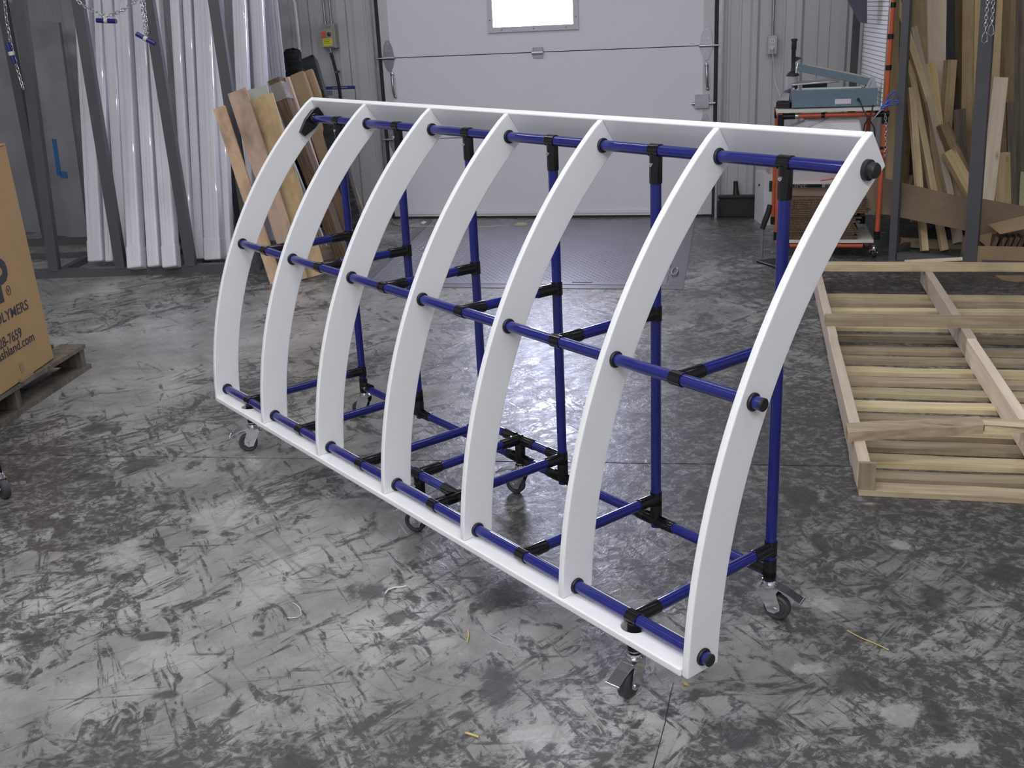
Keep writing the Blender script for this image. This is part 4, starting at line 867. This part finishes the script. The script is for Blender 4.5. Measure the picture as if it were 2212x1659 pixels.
# scissors
sb = simple('blue_handle', (.02, .10, .50), .35)
sc2 = empty('scissors', 'blue handled scissors hanging at the right end of the cart', 'scissors', Matrix.Translation(ony(1905, 235, 6.58)))
def loop(c, a, b, an, Y=6.58):
    q = []
    for k in range(14):
        t_ = 6.2831853*k/14; x, y = a*math.cos(t_), b*math.sin(t_); q.append(ony(c[0]+x*math.cos(an)-y*math.sin(an), c[1]+x*math.sin(an)+y*math.cos(an), Y))
    return q
for c_, a, b, an in (((1926, 208), 14, 5.5, -.85), ((1931, 222), 10.5, 4.5, -.35)):
    link('handle_loop', MB().sweep(loop(c_, a, b, an), .0045, 8, True), sb, sc2)
link('handle', MB().sweep([ony(1903, 236, 6.58), ony(1910, 227, 6.58), ony(1919, 217, 6.58)], [.006, .009, .006], 8).sweep([ony(1905, 235, 6.575), ony(1913, 229, 6.575), ony(1922, 226, 6.575)], [.006, .008, .005], 8), sb, sc2)
link('blade', MB().prism([ony(1903, 233, 6.58), ony(1906, 237, 6.58), ony(1882, 262, 6.58)], (0, .003, 0)), CHROME, sc2)
chain('hanging_chain', [ony(1912, 246, 6.56), ony(1914, 270, 6.56), ony(1913, 300, 6.56), ony(1912, 320, 6.56), ony(1911, 340, 6.56)], 'thin steel chain hanging down beside the orange post and scissors', .022, .0035)
# foam roll, plastic bag and things on the lower shelf
FOAM = simple('white_foam', (.78, .78, .82), .6, var=.03)
fr_ = empty('foam_roll', 'white foam sheet roll hanging below the cart top', 'roll', Matrix.Translation((.50, 6.78, .66)))
link('foam_sheet', MB().prism([ony(1738, 258, 6.66), ony(1756, 253, 6.70), ony(1856, 252, 6.70), ony(1866, 300, 6.66), ony(1740, 300, 6.66)], (0, .25, 0)), FOAM, fr_, bevel=.01)
cfm = film('clear_bag', (.66, .66, .74), .55, .15)
o = link('plastic_bag', MB().prism([ony(1696, 280, 6.64), ony(1740, 262, 6.66), ony(1789, 244, 6.70), ony(1792, 256, 6.68), ony(1745, 275, 6.64), ony(1710, 290, 6.63)], (0, .12, .0)), cfm, bevel=.006); tag(o, 'crumpled clear plastic bag lying on the white foam roll', 'bag')
wb_ = empty('white_carton', 'white cardboard box with a dark green band standing left of the cart', 'box', Matrix.Translation((.16, 7.0, 0)))
WH = simple('white_board', (.68, .68, .72), .6)
a_, b_, c_, d_ = onz(1628, 472), onz(1650, 486), None, None
a_ = onz(1629, 474); b_ = onz(1648, 487); ex = Vector((.42, .10, 0)); hz = Vector((0, 0, .36))
link('box_body', MB().prism([b_, b_+ex, a_+ex, a_], hz), WH, wb_)
ux = ex.normalized(); fx = Vector((ux.y, -ux.x, 0))
def face(x0, x1, z0, z1, mt, n, t_=.002): return link(n, MB().prism([b_+ux*x0+Vector((0, 0, z0))+fx*t_, b_+ux*x1+Vector((0, 0, z0))+fx*t_, b_+ux*x1+Vector((0, 0, z1))+fx*t_, b_+ux*x0+Vector((0, 0, z1))+fx*t_], -fx*t_*.9), mt, wb_)
face(.035, .41, .24, .315, simple('dark_green_band', (.012, .05, .03), .6), 'green_band')
ang = math.atan2(ux.y, ux.x)
MT = Matrix.Translation(b_+ux*.14+Vector((0, 0, .255))+fx*.003) @ Matrix.Rotation(ang, 4, 'Z') @ Matrix.Rotation(math.pi/2, 4, 'X')
text('lettering', 'ULINE', .055, MT, simple('grey_print', (.30, .30, .30), .6), wb_, sx=1.1, off=.001)
link('hand_hole', MB().box((a_+b_)/2+Vector((-.002, -.002, .27)), (.012, .012, .015)), DARK, wb_)
# crumpled bag rising from the white box
bgm = MB(); vs = []; random.seed(9); cbp = b_+Vector((.10, .10, .37)); n1, n2 = 10, 18
for i in range(n1):
    a = math.pi*i/(n1-1)
    for j in range(n2):
        b = 6.2831853*j/n2; w_ = 1+random.uniform(-.16, .16); vs.append(cbp+Vector((math.cos(b)*math.sin(a)*.09*w_, math.sin(b)*math.sin(a)*.08*w_, -math.cos(a)*.06*w_)))
bgm.add(vs, [(i*n2+j, i*n2+(j+1) % n2, (i+1)*n2+(j+1) % n2, (i+1)*n2+j) for i in range(n1-1) for j in range(n2)], True)
o = link('kraft_bag', bgm, film('cream_film', (.50, .42, .36), .8, .3)); tag(o, 'crumpled translucent bag bulging from the top of the white box', 'bag')
# cardboard flats stacked on the lower shelf
ORD = 'first second third fourth fifth sixth seventh eighth ninth tenth eleventh twelfth thirteenth fourteenth fifteenth sixteenth seventeenth eighteenth nineteenth twentieth twenty-first twenty-second'.split()
G2 = 'flat brown cartons stacked on the lower cart shelf'
for k in range(22):
    x0 = .225+random.uniform(-.012, .012)-(.0 if k < 14 else -.05); z = .1225+k*.0115
    o = link('flat_carton', MB().b2((x0-.0, 6.63+random.uniform(0, .01), z), (x0+.44+random.uniform(-.02, .02), 7.05, z+.0095)), CARDD)
    tag(o, ('lowest flat carton resting on the lower cart shelf' if k == 0 else 'topmost flat carton of the stack on the lower cart shelf' if k == 21 else ORD[k]+' flat carton from the bottom of the cart shelf stack'), 'cardboard', G2)
for k, (u0, u1, v0, v1, Yq, mt, lab) in enumerate(((1708, 1835, 408, 424, 6.70, SHEETC, 'brown cardboard flap on top of the carton stack'), (1706, 1830, 372, 398, 6.74, simple('pale_paper', (.52, .46, .47), .7), 'pale paper sheet tilted above the dark carton stack'))):
    o = link('paper_sheet', MB().prism([ony(u0, v1, Yq), ony(u1, v1, Yq), ony(u1-6, v0, Yq+.1), ony(u0, v0, Yq+.1)], (0, .0, .004)), mt); tag(o, lab, 'sheet')
o = link('orange_strap', MB().prism([ony(1772, 390, 6.68), ony(1812, 383, 6.68), ony(1812, 386, 6.68), ony(1773, 392, 6.68)], (0, .01, 0)), ORANGE); tag(o, 'thin orange strip lying tilted over the pale paper', 'strip')
# hand truck like puller: black grip, grey post, black base
q0, q1 = onz(1632, 567), onz(1690, 585)
hp = empty('foot_stand', 'floor stand with a black grip, grey post and flat black base', 'stand', Matrix.Translation(q0))
yb_ = q0.y
bd = (q1-q0); bw = Vector((-bd.y, bd.x, 0)).normalized()*.10
link('base_plate', MB().prism([q0, q1, q1+bw, q0+bw+Vector((.03, 0, 0))], (0, 0, .016)), BLKR, hp, bevel=.006)
link('post', MB().tube(q0+Vector((.035, .05, .016)), q0+Vector((.035, .05, .20)), .011, 12), simple('grey_post', (.20, .20, .22), .35, .3), hp)
link('grip', MB().sweep([q0+Vector((.035, .05, .20)), q0+Vector((.05, .05, .25)), q0+Vector((.068, .05, .30)), q0+Vector((.075, .05, .345))], [.016, .018, .018, .015], 12), BLKR, hp)
# black dustpan / shovel against the wall
dp = empty('dustpan', 'large black dustpan standing upright against the wall near the door', 'dustpan', Matrix.Translation((-.1, YB-.1, 0)))
xa, xb = -.20, .075
link('pan', MB().b2((xa, YB-.06, .0), (xb, YB-.045, .155)).b2((xa, YB-.15, 0), (xb, YB-.06, .008)).b2((xa, YB-.14, .008), (xa+.008, YB-.06, .13)).b2((xb-.008, YB-.14, .008), (xb, YB-.06, .13)).b2((xa, YB-.085, .145), (xb, YB-.045, .165)), BLKR, dp, bevel=.004)
link('handle', MB().sweep([(-.065, YB-.06, .15), (-.07, YB-.055, .22), (-.073, YB-.055, .265)], [.026, .018, .016], 10), BLKR, dp)
o = link('wall_pipe', MB().b2((-.222, YB-.09, 0), (-.207, YB-.06, .33)), ZINC); tag(o, 'short grey metal strip standing between door track and dustpan', 'strip')
# outlet with cord
ol = empty('wall_outlet', 'grey surface mounted electrical outlet with a white plug', 'outlet', Matrix.Translation((.158, YB-.05, 1.22)))
link('box', MB().b2((.125, YB-.075, 1.155), (.192, YB-.022, 1.282)), simple('galv_box', (.42, .42, .46), .4, .3), ol, bevel=.005)
rc = link('receptacle', MB().lathe((.158, YB-.075, 1.245), (0, -1, 0), [(0, .019), (.004, .018), (.004, 0)], 16).lathe((.158, YB-.075, 1.195), (0, -1, 0), [(0, .019), (.004, .018), (.004, 0)], 16), simple('ivory', (.66, .65, .60), .4), ol)
link('slot', MB().b2((.150, YB-.0796, 1.24), (.153, YB-.079, 1.252)).b2((.163, YB-.0796, 1.24), (.166, YB-.079, 1.252)).b2((.156, YB-.0796, 1.230), (.160, YB-.079, 1.234)), DARK, rc)
cd = link('appliance_cord', MB().lathe((.158, YB-.079, 1.195), (0, -1, 0), [(0, .016), (.02, .014), (.03, .008)], 12).sweep([(.158, YB-.11, 1.19), (.163, YB-.10, 1.15), (.175, YB-.07, 1.08), (.178, YB-.06, 1.02), (.19, YB-.07, .95), (.22, YB-.12, .88), (.235, YB-.2, .80), (.21, 7.6, .70), (.22, 7.4, .62)], .005, 8), simple('white_cable', (.62, .62, .60), .4)); tag(cd, 'white plugged cord drooping from the outlet to the cart', 'cord')
o = link('conduit', MB().tube((.158, YB-.05, 1.28), (.158, YB-.05, 2.6), .0095, 10).tube((.145, YB-.045, 1.47), (.172, YB-.045, 1.47), .006, 8), ZINC); tag(o, 'thin steel conduit rising from the wall outlet', 'conduit')
# ------------------------------------------------------------------ floor debris
def scrap(name, pts, r, mt, label, cat, z=.002): o = link(name, MB().sweep([onz(u, v, z+.002*(i % 2)) for i, (u, v) in enumerate(pts)], r, 6), mt); tag(o, label, cat)
CURL = simple('white_shaving', (.62, .62, .62), .5)
scrap('plastic_curl', [(832, 1282), (838, 1274), (852, 1269), (868, 1268), (877, 1266)], .0025, CURL, 'curved white plastic shaving on the floor left of the front board', 'shaving')
scrap('thin_thread', [(632, 1302), (640, 1306), (648, 1314), (651, 1328), (640, 1334), (620, 1335)], .0011, CURL, 'thin white thread on the floor left of the curved shaving', 'thread')
STR = simple('straw', (.50, .40, .16), .7)
scrap('wood_sliver', [(1006, 1583), (1020, 1587), (1034, 1592)], .003, STR, 'straw coloured wood sliver nearest the lower edge', 'sliver')
scrap('wood_sliver', [(1011, 1362), (1012, 1374), (1009, 1388)], .002, STR, 'small straw sliver left of the front caster', 'sliver')
scrap('long_straw', [(1830, 1362), (1860, 1378), (1890, 1390), (1920, 1404)], .0016, STR, 'long straw lying on the floor right of the rear caster', 'straw')
o = link('dry_leaf', MB().prism([onz(1470, 1473, .002), onz(1480, 1474, .009), onz(1492, 1483, .003), onz(1488, 1482, .002), onz(1478, 1480, .003)], (0, 0, .0015)), STR); tag(o, 'dry yellow leaf on the floor under the near rib corner', 'leaf')
